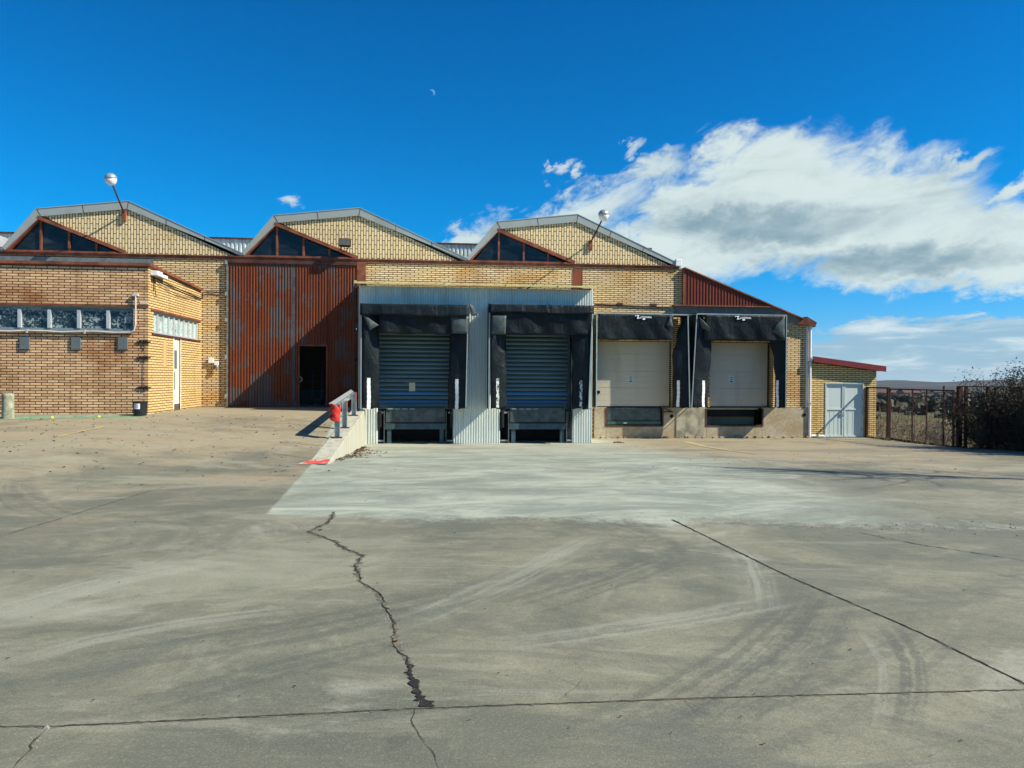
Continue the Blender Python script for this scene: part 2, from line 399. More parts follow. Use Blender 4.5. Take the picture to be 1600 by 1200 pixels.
#@@NEXT
# ------------------------------------------------------------------ ground
def ground_mat():
    m, b = newmat('yard_concrete', .85, 0, .28); x, y, z = pos(); q = vec(x, y, 0.)
    big = noi(vec(x*.16+3, y*.16, 0.), 1., 5, .6, .5); mid = noi(vec(x*.6, y*.6, 4.), 1., 6, .65, .7)
    fine = noi(q, 9, 6, .75); grit = noi(q, 95, 3, .8)
    c = mixc(sstep(big*.5+mid*.5, .38, .62), (.158, .160, .106), (.244, .238, .158))
    tan = sstep(big + (y-11.5)*.05 + (mid-.5)*.9, .48, .95)       # sandier towards the building
    c = mixc(tan*.80, c, (.365, .292, .172))
    c = mixc(sstep(fine, .35, .75)*.30, c, (.105, .102, .082))
    # streaks running along the slope of the yard
    stk = noi(vec((x*.25+y*.95)*2.4, (x*.95-y*.25)*.22, 9.), 1., 5, .65, .3)
    c = mixc(sstep(stk, .52, .70)*.34, c, (.098, .108, .082)); c = mixc(sstep(stk, .45, .30)*.28, c, (.30, .31, .225))
    mo = noi(vec(x*1.9+7, y*1.9, 12.), 1., 8, .78, .9); c = mixc(sstep(mo, .53, .62)*.38, c, (.092, .098, .072)); c = mixc(sstep(mo, .46, .36)*.34, c, (.33, .33, .235))
    lo2 = noi(vec(x*.22+5, y*.34, 77.), 1., 6, .7, .8); c = mixc(sstep(lo2, .50, .60)*.55, c, (.090, .100, .076)); c = mixc(sstep(lo2, .46, .36)*.40, c, (.335, .34, .24))
    spot = noi(vec(x*.45, y*.45, 30.), 1., 6, .7, 1.); c = mixc(sstep(spot, .57, .70)*.6, c, (.36, .36, .28))
    sp2 = noi(vec(x*.30+9, y*.8, 33.), 1., 7, .72, 1.4); c = mixc(sstep(sp2, .52, .66)*.42, c, (.33, .325, .24)); c = mixc(sstep(sp2, .46, .36)*.50, c, (.110, .118, .095))
    oil = noi(vec(x*1.7, y*1.7, 44.), 1., 3, .5); c = mixc(sstep(oil, .70, .76)*.45, c, (.07, .072, .06))
    # sweeping rubber marks of turning trucks: circles through three points of the slab
    wob = (mid-.5)*.22
    def arc(a, b_, d_, w, k, col, stripes=9.):
        nonlocal c
        (x1, y1), (x2, y2), (x3, y3) = [G(*q_)[:2] for q_ in (a, b_, d_)]
        D_ = 2*(x1*(y2-y3)+x2*(y3-y1)+x3*(y1-y2)); s1, s2, s3 = x1*x1+y1*y1, x2*x2+y2*y2, x3*x3+y3*y3
        cx = (s1*(y2-y3)+s2*(y3-y1)+s3*(y1-y2))/D_; cy = (s1*(x3-x2)+s2*(x1-x3)+s3*(x2-x1))/D_
        r_ = math.hypot(x1-cx, y1-cy); am = math.atan2(y2-cy, x2-cx); ux, uy = x-cx, y-cy
        an = V.op('ARCTAN2', uy*math.cos(am)-ux*math.sin(am), ux*math.cos(am)+uy*math.sin(am))
        wrap = lambda t: (t+math.pi) % (2*math.pi)-math.pi
        a1, a3 = sorted((wrap(math.atan2(y1-cy, x1-cx)-am), wrap(math.atan2(y3-cy, x3-cx)-am))); f_ = (a3-a1)*.28
        dist = vsqrt(sq(ux)+sq(uy)) + wob - r_
        band = sstep(vabs(dist), w*.45, w, 1, 0); ln = noi(vec(dist*stripes, an*r_*.25, cx), 1., 3, .6)
        ends = sstep(an, a1-f_*.3, a1+f_)*sstep(an, a3-f_, a3+f_*.3, 1, 0)
        c = mixc(band*sstep(ln + (fine-.5)*.35, .42, .58)*ends*(k*.74), c, col); c = mixc(band*ends*(k*.32)*sstep(fine, .3, .6), c, col)
    DK = (.072, .080, .064); LT = (.34, .35, .27)
    arc((-60, 1062), (430, 988), (930, 868), .42, .60, DK, 7); arc((150, 1122), (380, 1062), (700, 985), .22, .60, DK, 12)
    arc((780, 955), (960, 902), (1050, 862), .40, .60, DK, 8); arc((850, 806), (985, 832), (1035, 885), .45, .55, DK, 7)
    arc((900, 1160), (1190, 1000), (1262, 905), .34, .60, DK, 10); arc((1000, 1190), (1230, 1040), (1300, 930), .30, .5, DK, 11)
    arc((780, 1010), (1010, 978), (1240, 935), .22, .60, LT, 10); arc((1375, 975), (1415, 1040), (1398, 1150), .05, .62, DK, 16)
    arc((1400, 975), (1440, 1040), (1428, 1150), .05, .62, DK, 16); arc((1345, 985), (1378, 1045), (1368, 1140), .04, .5, LT, 16)
    arc((1135, 850), (1168, 895), (1176, 950), .26, .60, LT, 14); arc((-40, 975), (150, 915), (380, 872), .35, .55, LT, 6)
    arc((0, 1040), (220, 985), (480, 952), .16, .5, LT, 10); arc((20, 745), (35, 785), (110, 815), .45, .5, DK, 6)
    arc((560, 1000), (800, 905), (930, 835), .25, .5, LT, 8); arc((1010, 1200), (1280, 1100), (1480, 960), .5, .4, DK, 7)
    c = mixc(tan*.24, c, (.34, .275, .165))
    # newer pale concrete in front of the docks
    e = (noi(vec(x*1.3, y*1.3, 50.), 1., 7, .75)-.5)
    e1 = x*.995 + y*.105 - (-1.18-.02) + e*.10                              # left, crisp
    e1 = x + 2.69 - (16.77-y)*.06 + e*.10
    e2 = (y - (10.2-(x+1.3)*.165)) + e*1.1 + (mid-.5)*1.0                                  # front
    e3 = (7.6 - x - sstep(y, 9., 26.)*.6 + (9.2-y)*.0) + e*2.2 - sstep(y, 9., 14., 1.2, 0.)*.6 + (mid-.5)*2
    ap = sstep(e1, -.03, .03)*sstep(e2, -.10, .30)*sstep(e3, -.9, 2.0)*(.72 + .28*sstep(mid, .35, .6))
    ax = noi(vec(x*.6, y*1.25, 60.), 1., 7, .72, .9)
    ac = mixc(sstep(ax, .36, .64), (.225, .262, .205), (.42, .455, .355)); ac = mixc(sstep(fine, .5, .8)*.25, ac, (.16, .17, .15))
    ac = mixc(sstep(noi(vec(x*.5, y*3.5, 70.), 1., 6, .68), .52, .70)*.5, ac, (.17, .19, .175))
    ac = mixc(sstep(y, 18., 25.)*.55*sstep(mid, .3, .6), ac, (.46, .44, .34))
    c = mixc(ap, c, ac)
    arc((330, 765), (700, 752), (1080, 722), .55, .38, (.16, .19, .165), 6); arc((430, 790), (800, 765), (1250, 800), .6, .36, (.16, .19, .165), 6)
    # broken seam of the front edge, chalky
    seam = sstep(vabs(e2), .05, .32, 1, 0)*sstep(x, -1.8, -1.)*sstep(x, 8.5, 14., 1, 0)
    crumb = noi(vec(x*7, y*7, 80.), 1., 4, .8)
    c = mixc(seam*sstep(crumb, .46, .64)*.45, c, (.44, .46, .40)); c = mixc(seam*sstep(crumb, .60, .66)*sstep(x, 3., 5.), c, (.10, .095, .08))
    # little dark pits
    pit = noi(q, 14, 2, .5); c = mixc(sstep(pit, .74, .77)*.6, c, (.07, .065, .055))
    c = mixc(sstep(grit, .44, .66)*.42, c, (.070, .070, .055)); c = mixc(sstep(grit, .46, .30)*.34, c, (.42, .42, .34))
    g2 = noi(q, 38, 4, .8); c = mixc(sstep(g2, .50, .68)*.34, c, (.080, .078, .062)); c = mixc(sstep(g2, .46, .32)*.26, c, (.36, .36, .29))
    c = mixc(sstep(grit, .36, .24)*.2, c, (.42, .42, .38))
    setc(b, c); bump(b, fine*.6+grit*.5+mid*2, .30, .012)
    V.nt.links.new((fine*.3+.62).s, b.inputs['Roughness'])
    return m
GROUND = ground_mat()
xs = [-34, -26, -20, -16]+[-14+.5*i for i in range(23)]+[-2.8, -2.6, -2.52, -2.3, -2]+[-1.5+.5*i for i in range(39)]
xs = sorted(set(round(q, 3) for q in xs if q <= 17.3))+[17.55]
ys = [-14, -8, -4]+[-2+.5*i for i in range(60)]+[28.05, 29.5, 32]
m = MB(); v = []; f = []
nx = len(xs)
for yy in ys:
    for xx in xs: v.append((xx, yy, gh(xx, yy)))
for j in range(len(ys)-1):
    for i in range(nx-1): f.append((j*nx+i, j*nx+i+1, (j+1)*nx+i+1, (j+1)*nx+i))
k0 = len(v)
for j, yy in enumerate(ys): v.append((17.56, yy, -1.4))
for j in range(len(ys)-1): f.append((j*nx+nx-1, k0+j, k0+j+1, (j+1)*nx+nx-1))
m.add(v, f); o = m.build('yard_ground', GROUND, smooth=True); tag(o, kind='structure')

# joints and cracks, thin dark ribbons just above the slab
CRACK = plain('crack_dark', (.022, .020, .016), .95, var=.5, scale=20)
CRACK2 = plain('joint_fill', (.055, .050, .038), .95, var=.6, scale=14)
def wobble(pts, step, amp):
    o_ = []
    for a, b in zip(pts, pts[1:]):
        n = max(1, int((Vector(b[:2])-Vector(a[:2])).length/step))
        for i in range(n):
            t = i/n; x = a[0]+(b[0]-a[0])*t; y = a[1]+(b[1]-a[1])*t; w = a[2]+(b[2]-a[2])*t
            o_.append((x+random.gauss(0, amp), y+random.gauss(0, amp), w))
    return o_+[pts[-1]]
def ribbon(name, pix, mat, amp=.004, step=.05, lift=.004):
    pts = []
    for px, py, w in pix:
        x, y, z = G(px, py); pts.append((x, y, w))
    pts = wobble(pts, step, amp); m = MB(); v = []
    for i, (x, y, w) in enumerate(pts):
        a = Vector(pts[max(i-1, 0)][:2]); b = Vector(pts[min(i+1, len(pts)-1)][:2]); d = (b-a).normalized(); n = Vector((-d.y, d.x))
        w1 = w*.5*random.uniform(.15, 1.7)**1.3; w2 = w*.5*random.uniform(.15, 1.7)**1.3
        for s, ww in ((1, w1), (-1, w2)):
            X, Y = x+n.x*s*ww, y+n.y*s*ww; v.append((X, Y, gh(X, Y)+lift))
    m.add(v, [(2*i, 2*i+1, 2*i+3, 2*i+2) for i in range(len(pts)-1)])
    return tag(m.build(name, mat), kind='structure')
CRACK3 = plain('crack_dirt', (.105, .100, .075), .95, var=.45, scale=25)
MAIN = [(522, 800), (515, 815), (482, 831), (500, 838), (522, 846), (540, 858), (566, 868), (555, 884), (565, 912), (590, 925), (600, 945), (612, 965), (618, 990), (613, 1003), (636, 1030), (643, 1043), (640, 1055), (648, 1076), (658, 1090), (664, 1105)]
ribbon('pavement_crack', [(a, b, .055 if i < 8 else .03) for i, (a, b) in enumerate(MAIN)], CRACK3, .012, .03, .002)
ribbon('pavement_joint', [(-260, 1150, .018), (0, 1135, .015), (75, 1136, .02), (640, 1108, .018), (1100, 1091, .015), (1600, 1078, .015), (1800, 1072, .015)], CRACK3, .004, .03, .002)
ribbon('pavement_joint', [(1050, 812, .035), (1230, 900, .03), (1430, 985, .022), (1600, 1068, .02), (1760, 1150, .02)], CRACK3, .005, .04, .002)
ribbon('pavement_joint', [(1050, 812, .02), (1230, 900, .018), (1430, 985, .014), (1600, 1068, .012), (1760, 1150, .012)], CRACK, .002)
ribbon('pavement_joint', [(-260, 1150, .012), (0, 1135, .008), (75, 1136, .010), (640, 1108, .009), (1100, 1091, .008), (1600, 1078, .008), (1800, 1072, .008)], CRACK2, .002, .04)
ribbon('pavement_crack', [(522, 800, 0.0074), (515, 815, 0.0186), (482, 831, 0.0186), (500, 838, 0.0124), (522, 846, 0.0186), (540, 858, 0.0217), (566, 868, 0.0186), (555, 884, 0.0186),
        (565, 912, 0.0124), (590, 925, 0.0112), (600, 945, 0.0124), (612, 965, 0.0112), (618, 990, 0.0087), (613, 1003, 0.0074), (636, 1030, 0.0124), (643, 1043, 0.0124), (640, 1055, 0.0112),
        (648, 1076, 0.0198), (658, 1090, 0.0174), (664, 1105, 0.0310)], CRACK, .010, .045)
ribbon('pavement_crack', [(655, 1088, 0.0074), (668, 1097, 0.0124), (678, 1105, 0.0099)], CRACK, .003, .02, .005)
ribbon('pavement_crack', [(650, 1108, 0.0050), (643, 1125, 0.0031), (655, 1150, 0.0025), (678, 1180, 0.0025), (688, 1205, 0.0025)], CRACK, .004)
ribbon('pavement_crack', [(75, 1136, 0.0124), (60, 1150, 0.0186), (48, 1165, 0.0112), (30, 1190, 0.0074), (15, 1210, 0.0074)], CRACK2, .008)
ribbon('pavement_joint', [(0, 838, 0.0074), (90, 812, 0.0124), (175, 785, 0.0124), (260, 760, 0.0074)], CRACK2, .01)
ribbon('pavement_joint', [(1340, 832, 0.0124), (1430, 850, 0.0155), (1600, 876, 0.0124), (1700, 890, 0.0124)], CRACK2, .01)
ribbon('pavement_joint', [(310, 668, 0.0124), (380, 673, 0.0124), (470, 674, 0.0155), (515, 674, 0.0124)], CRACK2, .01)
ribbon('pavement_joint', [(340, 708, 0.0124), (420, 707, 0.0124), (500, 720, 0.0093)], CRACK2, .01)
ribbon('pavement_joint', [(433, 690, 0.0186), (480, 695, 0.0248), (512, 697, 0.0186)], CRACK2, .01)
ribbon('pavement_joint', [(0, 668, 0.0124), (90, 665, 0.0093), (150, 669, 0.0124)], CRACK2, .01)
ribbon('pavement_crack', [(875, 1094, 0.0025), (905, 1070, 0.0019), (912, 1060, 0.0012)], CRACK2, .003)
ribbon('pavement_crack', [(1068, 1093, 0.0025), (1085, 1110, 0.0019), (1130, 1125, 0.0012)], CRACK2, .003)
ribbon('pavement_crack', [(648, 1078, .02), (653, 1088, .045), (660, 1096, .07), (669, 1103, .06), (676, 1106, .02)], CRACK, .002, .02, .006)
ribbon('pavement_crack', [(638, 1040, .01), (641, 1052, .03), (646, 1066, .04), (650, 1076, .03)], CRACK, .003, .02, .006)
# painted green strip with yellow dabs along the annex foot, faded yellow line
def patch(name, quad, mat, lift=.005, side=None, n=8):
    c = [G(*p, side) for p in quad]
    def fn(u, v):
        x = (c[0][0]*(1-u)+c[1][0]*u)*(1-v)+(c[3][0]*(1-u)+c[2][0]*u)*v
        y = (c[0][1]*(1-u)+c[1][1]*u)*(1-v)+(c[3][1]*(1-u)+c[2][1]*u)*v
        return x, y, gh(x, y)+lift
    return tag(MB().grid(n*3, n, fn).build(name, mat), kind='structure')
def worn(name, c, under=(.30, .27, .20), k=.5):
    m, b = newmat(name, .8); x, y, z = pos(); n = noi(vec(x*4, y*4, 1.), 1., 5, .75)
    setc(b, mixc(sstep(n, k-.04, k+.08), c, under)); return m
patch('painted_line', [(-150, 660), (228, 651), (228, 647), (-150, 655)], worn('worn_green_paint', (.10, .27, .14)))
patch('painted_line', [(92, 683), (160, 668), (162, 666), (94, 681)], worn('worn_yellow_paint', (.50, .38, .12), k=.48), .009)
patch('painted_line', [(80, 654.5), (84, 654.4), (84, 650.5), (80, 650.6)], worn('yellow_dab', (.60, .55, .10), k=.6), .010)
patch('painted_line', [(153, 652.7), (158, 652.6), (158, 649.7), (153, 649.7)], worn('yellow_dab2', (.60, .55, .10), k=.6), .010)
patch('painted_line', [(1065, 690.5), (1180, 710), (1186, 710), (1078, 690.5)], worn('worn_yellow_line', (.42, .33, .14), k=.5), .009)

# ------------------------------------------------------------------ land beyond the yard
def zr(r):
    T = ((0, -2.75), (24, -2.75), (32, -2.8), (90, -3.9), (180, -6.2), (300, -8.8), (700, -15), (1200, -21), (1700, -18), (2100, -9), (2500, -4.5), (3200, -3.5), (5000, -10))
    for (a, p), (b, q) in zip(T, T[1:]):
        if r <= b: return p+(q-p)*(r-a)/(b-a)
    return T[-1][1]
def terr(x, y):
    r = math.hypot(x, y); n = mnoise.noise(Vector((x*.0021, y*.0021, 0)))+.5*mnoise.noise(Vector((x*.007, y*.007, 3)))
    z = EYE+zr(r)
    if r > 1500: z += cl((r-1500)/900)*(n*22 + 4*cl(8*mnoise.noise(Vector((x*.0035+9, y*.0035, 7)))) + 2)*(.5+.5*cl((3000-r)/600)) - cl((r-2700)/500)*14
    elif r > 60: z += n*1.2*cl((r-60)/200)
    elif r > 26: z += .10*mnoise.noise(Vector((x*.3, y*.3, 0)))
    return z
m, b = newmat('field_ground', .95, 0, .1); x, y, z = pos()
r = vsqrt(sq(x)+sq(y)); n = noi(vec(x*.05, y*.05, 0.), 1., 7, .65); n2_ = noi(vec(x*1.6, y*1.6, 0.), 1., 6, .75); n3_ = noi(vec(x*.006, y*.006, 2.), 1., 6, .7)
c = mixc(sstep(n+n2_*.5, .62, .9), (.085, .088, .035), (.13, .105, .055)); c = mixc(sstep(n2_, .5, .75)*.7, c, (.24, .18, .085))
fa = mixc(sstep(n3_, .42, .58), (.030, .036, .022), (.060, .050, .034))
c = mixc(sstep(r, 95., 130.), c, fa)
c = mixc(sstep(vabs(r-88), 2.5, 5., 1, 0)*sstep(n, .38, .5), c, (.40, .36, .26))
c = mixc(sstep(r, 1500., 1900.)*.75, c, mixc(sstep(n3_, .45, .55), (.028, .040, .045), (.065, .066, .062)))
setc(b, c); bump(b, n2_, .5, .08); FIELD = m
radii = [1, 12, 18, 22, 26, 30, 35, 40, 48, 58, 70, 80, 90, 100, 120, 150, 190, 240, 300, 380, 480, 600, 760, 950, 1200, 1400, 1600, 1750, 1900, 2050, 2200, 2350, 2500, 2650, 2800, 3000, 3300, 3800, 5000]
m = MB(); NA = 360; v = []
for rr in radii:
    for k in range(NA):
        a = 2*math.pi*k/NA; xx, yy = rr*math.sin(a), rr*math.cos(a); v.append((xx, yy, terr(xx, yy)))
f = [(i*NA+k, i*NA+(k+1) % NA, (i+1)*NA+(k+1) % NA, (i+1)*NA+k) for i in range(len(radii)-1) for k in range(NA)]
m.add(v, f); tag(m.build('terrain', FIELD, smooth=True), kind='structure')

# ------------------------------------------------------------------ warehouse
FY = 28.0
PK = [-19.31, -11.07, -2.83, 5.41]                    # ridges, one per bay
Xv = 9.40                                             # right end of the bay roof
wh = thing('warehouse', (0, FY, 0), 'long yellow brick warehouse with three zigzag gables and a lean-to end', 'warehouse')
zb = 6.19
DX = [PX(357, FY), PX(557, FY)]                       # rust door
d3 = [PX(930, FY)+.02, PX(1050, FY)]; d4 = [PX(1109, FY), PX(1206, FY)]
endX = 14.86; xB = PX(1066, FY)
m = MB()
m.box(-24, DX[0], FY, FY+.3, -.2, zb)
m.box(DX[1], 6.1, FY, FY+.3, -1, zb)
m.prism([(6.1, 3.35), (endX, 3.35), (endX, 4.17), (13.24, 4.80), (xB, 4.80), (xB, zb), (6.1, zb)], FY, FY+.3)
m.box(6.1, d3[0], FY, FY+.3, .80, 3.35); m.box(d3[1], d4[0], FY, FY+.3, .80, 3.35); m.box(d4[1], endX, FY, FY+.3, .80, 3.35)
m.build('wall', BR, wh)
m = MB(); m.prismx([(FY+.3, -1), (FY+40, -1), (FY+40, 4.15), (FY+.3, 4.15)], endX-.3, endX)
m.prismx([(FY+.3, 4.8), (FY+40, 4.8), (FY+40, 6.3), (FY+.3, 6.3)], xB-.3, xB)
m.box(-24, endX, FY+39.7, FY+40, -1, 6.2); m.box(-24, -23.7, FY+.3, FY+39.7, -1, 6.2)
m.each('side_wall', BS, wh)
m = MB(); m.box(-23.6, endX-.3, FY+.3, FY+39.6, .70, .77); m.build('inner_floor', CONC, wh)
# plinth with the two leveller pits
pz1 = PZ(1000, 637.5, FY); pits = []
for a, b_, t, u in ((948, 1034, 637, 664), (1104, 1190, 638, 664)): pits.append((PX(a, FY), PX(b_, FY), PZ(990, u, FY), PZ(990, t, FY)))
m = MB(); pd = .05
m.box(6.12, pits[0][0], FY-pd, FY+.3, -1, .79); m.box(pits[0][1], pits[1][0], FY-pd, FY+.3, -1, .79); m.box(pits[1][1], endX+.02, FY-pd, FY+.3, -1, .79)
for p in pits: m.box(p[0], p[1], FY-pd, FY+.3, -1, p[2])
for k, p in enumerate(pits): m.box(p[0]-.1, p[1]+.1, FY+.9, FY+1, -.5, .8)
m.build('plinth', PLINTH, wh, bevel=.012)
m = MB()
for i in range(46):
    x0 = random.uniform(6.2, 14.8); s = random.uniform(.03, .10)
    m.box(x0, x0+s*1.8, FY-pd-random.uniform(.06, .16), FY-pd-.002, -.5, gh(x0, FY)+random.uniform(.02, .10))
tag(m.build('crumbled_footing', PLINTH, wh), kind='stuff')
for k, p in enumerate(pits):
    m = MB(); w = .06
    m.box(p[0]-w, p[0], FY-pd-.02, FY+.35, p[2]-w, p[3]); m.box(p[1], p[1]+w, FY-pd-.02, FY+.35, p[2]-w, p[3]); m.box(p[0], p[1], FY-pd-.02, FY+.35, p[2]-w, p[2])
    fr = m.build('pit_frame', DBROWN, wh)
    m = MB().box(p[0]+.02, p[1]-.02, FY+(.08 if k == 0 else .5), FY+(.12 if k == 0 else .55), p[2]+(.16 if k == 0 else .3), p[3]-.02)
    m.build('leveller_plate', LEVEL if k == 0 else BLACK, wh)  # second plate is black, the shade of its recess put into the colour
    if k == 0:
        MB().box(p[0]+.02, p[1]-.02, FY+.02, FY+.07, p[2]+.02, p[2]+.14).build('leveller_lip', GREEND, wh)
        MB().box(PX(975, FY), PX(980, FY), FY, FY+.018, p[2]+.05, p[2]+.10).build('notice', WHITEP, wh)
        m = MB()
        for i in range(4): m.box(p[0]+.35+i*.22, p[0]+.50+i*.22, FY+.02, FY+.10, p[3]-.03, p[3]-.015)
        m.build('lip_hinge', GALV, wh)
for q, z_ in ((PX(1049, FY), .45), (14.62, .50)):
    MB().lathe((q, FY-pd-.004, z_), [(.07, 0), (.07, .012), (.045, .012), (.045, .002)], 16, (0, -1, 0)).build('drain_hole', BLACK, wh)
m = MB(); q = PX(1043, FY); m.box(q-.20, q+.20, FY-pd-.05, FY-pd-.001, .60, .64); m.bar((q-.18, FY-pd-.03, .78), (q+.15, FY-pd-.03, .62), .04, .02); m.build('rusty_bracket', DBROWN, wh)
m = MB().box(PX(1056, FY), PX(1100, FY), FY-pd-.03, FY-pd-.001, -.8, .78); m.build('concrete_pad', CONC2, wh, bevel=.01)
# beige sectional doors
def sectional(x0, x1, dy, panels, stx, sty, handle):
    z0, z1 = .80, 3.36; m = MB()
    for a, b_ in zip(panels, panels[1:]):
        n = 3; h = (b_-a)/n
        m.box(x0, x1, dy, dy+.05, a+.006, b_-.006)
        for i in range(1, n): m.box(x0, x1, dy-.004, dy, a+h*i-.004, a+h*i+.004)
    m.box(x0, x1, dy+.02, dy+.06, z0, z1)
    d = m.build('sectional_door', DOORB, wh, bevel=.003)
    m = MB(); m.box(x0-.002, x1, dy-.03, dy+.02, z0-.02, z0+.03); m.build('bottom_seal', BLACK, d)
    cx, cz = P(stx, sty, dy); s = .11
    m = MB().box(cx-s, cx+s, dy-.008, dy-.001, cz-s*1.28, cz+s*1.28); st = m.build('notice', plain('notice_paper', (.40, .52, .50), .5, var=.04), d)
    m = MB(); n = 22
    for rr, a0, a1, w in ((.062, 0, 2*math.pi, .016),):
        for i in range(n):
            a = a0+(a1-a0)*i/n; b2 = a0+(a1-a0)*(i+1)/n
            q = [(cx+r_*math.cos(t), cz+.03+r_*math.sin(t)) for r_, t in ((rr, a), (rr, b2), (rr-w, b2), (rr-w, a))]
            m.prism(q, dy-.012, dy-.008)
    m.prism([(cx-.018, cz-.02), (cx+.03, cz-.015), (cx+.012, cz+.018), (cx, cz+.005)], dy-.012, dy-.008)
    m.prism([(cx-.04, cz+.06), (cx+.04, cz+.06), (cx+.03, cz+.08), (cx-.03, cz+.08)], dy-.0135, dy-.008)
    m.box(cx-.062, cx+.062, dy-.012, dy-.008, cz-.115, cz-.07)
    m.build('notice_symbol', BLUEI, d)
    if handle:
        hx, hz = P(934.5, 612.5, dy); MB().box(hx-.06, hx+.07, dy-.05, dy, hz-.05, hz+.05).build('handle', BLACK, d, bevel=.01)
    return d
zz = lambda py: PZ(990, py, FY)
sectional(d3[0], PX(1047, FY), FY+.10, [.80, zz(606), zz(580), zz(553), zz(528), 3.36], 985.5, 592, True)
sectional(d4[0], PX(1201, FY), FY+.12, [.80, zz(606), zz(580), zz(553), zz(528), 3.36], 1142.5, 592.5, False)
m = MB(); m.box(d3[0]-.05, endX-.3, FY+.25, FY+1.4, 3.4, 3.5); m.box(6.1, endX-.3, FY+1.38, FY+1.4, -1, 3.5); m.build('shade_black_lining', BLACK, wh)  # boards behind the doors, interior darkness put into their black colour
# gables
def roofz(x, d=0.):                                   # roof line, d lowers it
    for p in PK:
        if p-4.26 <= x <= p+3.98:
            for (a, za), (b_, zb_) in zip(((p-4.26, 6.44), (p-3.12, 7.83), (p, 8.20), (p+3.98, 6.42)), ((p-3.12, 7.83), (p, 8.20), (p+3.98, 6.42))):
                if a <= x <= b_: return za+(zb_-za)*(x-a)/(b_-a)-d
    return 6.42-d
m = MB()
for p in PK:
    m.prism([(p-2.94, 7.60), (p-.02, 7.98), (p+3.75, 6.30), (p+3.75, zb+.11), (p-.20, zb+.11), (p-.20, 6.36)][::1], FY, FY+.25)
m.build('gable_wall', BG, wh)
m = MB(); m.box(-24, Xv+.05, FY-.05, FY, zb, zb+.105); m.box(-24, Xv+.05, FY-.09, FY, zb+.105, zb+.125); m.box(-24, Xv, FY, FY+.25, zb, zb+.11)
m.build('steel_band', BROWN, wh)
for p in PK:
    A = (p-4.12, zb+.12); B = (p-3.06, 7.56); C_ = (p-.20, zb+.12)
    root = MB().prism([(A[0]+.12, A[1]), (B[0], B[1]-.10), (C_[0]-.1, C_[1])], FY+.10, FY+.12).build('gable_window', GDARK, wh)
    m = MB()
    m.bar((A[0]-.05, FY+.02, A[1]+.02), (B[0], FY+.02, B[1]), .13, .17); m.bar((B[0]-.04, FY+.018, B[1]-.01), (C_[0]+.12, FY+.018, C_[1]+.05), .12, .17)
    m.bar((A[0], FY+.03, A[1]+.03), (C_[0], FY+.03, C_[1]+.03), .06, .15)
    m.build('window_frame', BROWN, root)
    for xx in (p-3.02, p-2.06, p-1.12):
        zt = B[1]+(C_[1]-B[1])*(xx-B[0])/(C_[0]-B[0])-.04
        MB().box(xx-.035, xx+.035, FY+.03, FY+.11, zb+.12, zt).build('mullion', BROWN, root)
# roof sheet and verge trim
pr = []
for p in PK: pr += [(p-4.26, 6.44), (p-3.12, 7.83), (p, 8.20), (p+3.98, 6.42)]
pr = [q for i, q in enumerate(pr) if i == 0 or q[0]-pr[i-1][0] > .01]
def offs(l, d): return [(x_, z_-d) for x_, z_ in l]
m = MB()
for a, b_ in zip(pr, pr[1:]): m.prism([(a[0], a[1]-.12), (b_[0], b_[1]-.12), (b_[0], b_[1]-.02), (a[0], a[1]-.02)], FY-.03, FY+39.9)
m.build('roof', ROOF, wh)
def offset_line(l, d):                                # parallel line below
    o_ = []
    for i, q in enumerate(l):
        ns = []
        for a, b_ in ((i-1, i), (i, i+1)):
            if 0 <= a and b_ < len(l):
                t = Vector((l[b_][0]-l[a][0], l[b_][1]-l[a][1])).normalized(); ns.append(Vector((t.y, -t.x)))
        n = sum(ns, Vector((0, 0))).normalized(); k = 1/max(.5, n.dot(ns[0])); o_.append((q[0]+n.x*d*k, q[1]+n.y*d*k))
    return o_
lo_ = offset_line(pr, .27)
lo_ = [(x_, max(z_, 6.33)) for x_, z_ in lo_]
m = MB()
for i in range(len(pr)-1): m.prism([lo_[i], lo_[i+1], pr[i+1], pr[i]], FY-.065, FY-.032)
for i in range(len(pr)-1):
    m.prism([(pr[i][0], pr[i][1]+.003), (pr[i+1][0], pr[i+1][1]+.003), (pr[i+1][0], pr[i+1][1]+.03), (pr[i][0], pr[i][1]+.03)], FY-.08, FY+.12)
m.build('verge_trim', VERGE, wh)
m = MB()
for i in range(len(pr)-1):
    a, b_ = Vector((pr[i][0], pr[i][1])), Vector((pr[i+1][0], pr[i+1][1])); c2 = Vector(lo_[i]), Vector(lo_[i+1])
    L = (b_-a).length; k = int(L/2.1)
    for j in range(0, k+1):
        t = j/(k+1) if k else 0
        if j == 0: t = .004
        u, w = a.lerp(b_, t), c2[0].lerp(c2[1], t); m.bar((u.x, FY-.067, u.y), (w.x, FY-.067, w.y), .018, .008)
m.each('trim_seam', DBROWN, wh)
m = MB().box(Xv-.1, Xv+.14, FY-.12, FY+.1, 6.30, 6.58); m.build('gutter_end', WHITEP, wh, bevel=.02)
MB().corr(-24, 10.2, FY+6.2, 6.0, 8.05, .18, .03).build('rooflight_strip', TRANS, wh)
MB().box(-24, 10.2, FY+6.1, FY+6.5, 8.05, 8.12).build('rooflight_cap', DBROWN, wh)
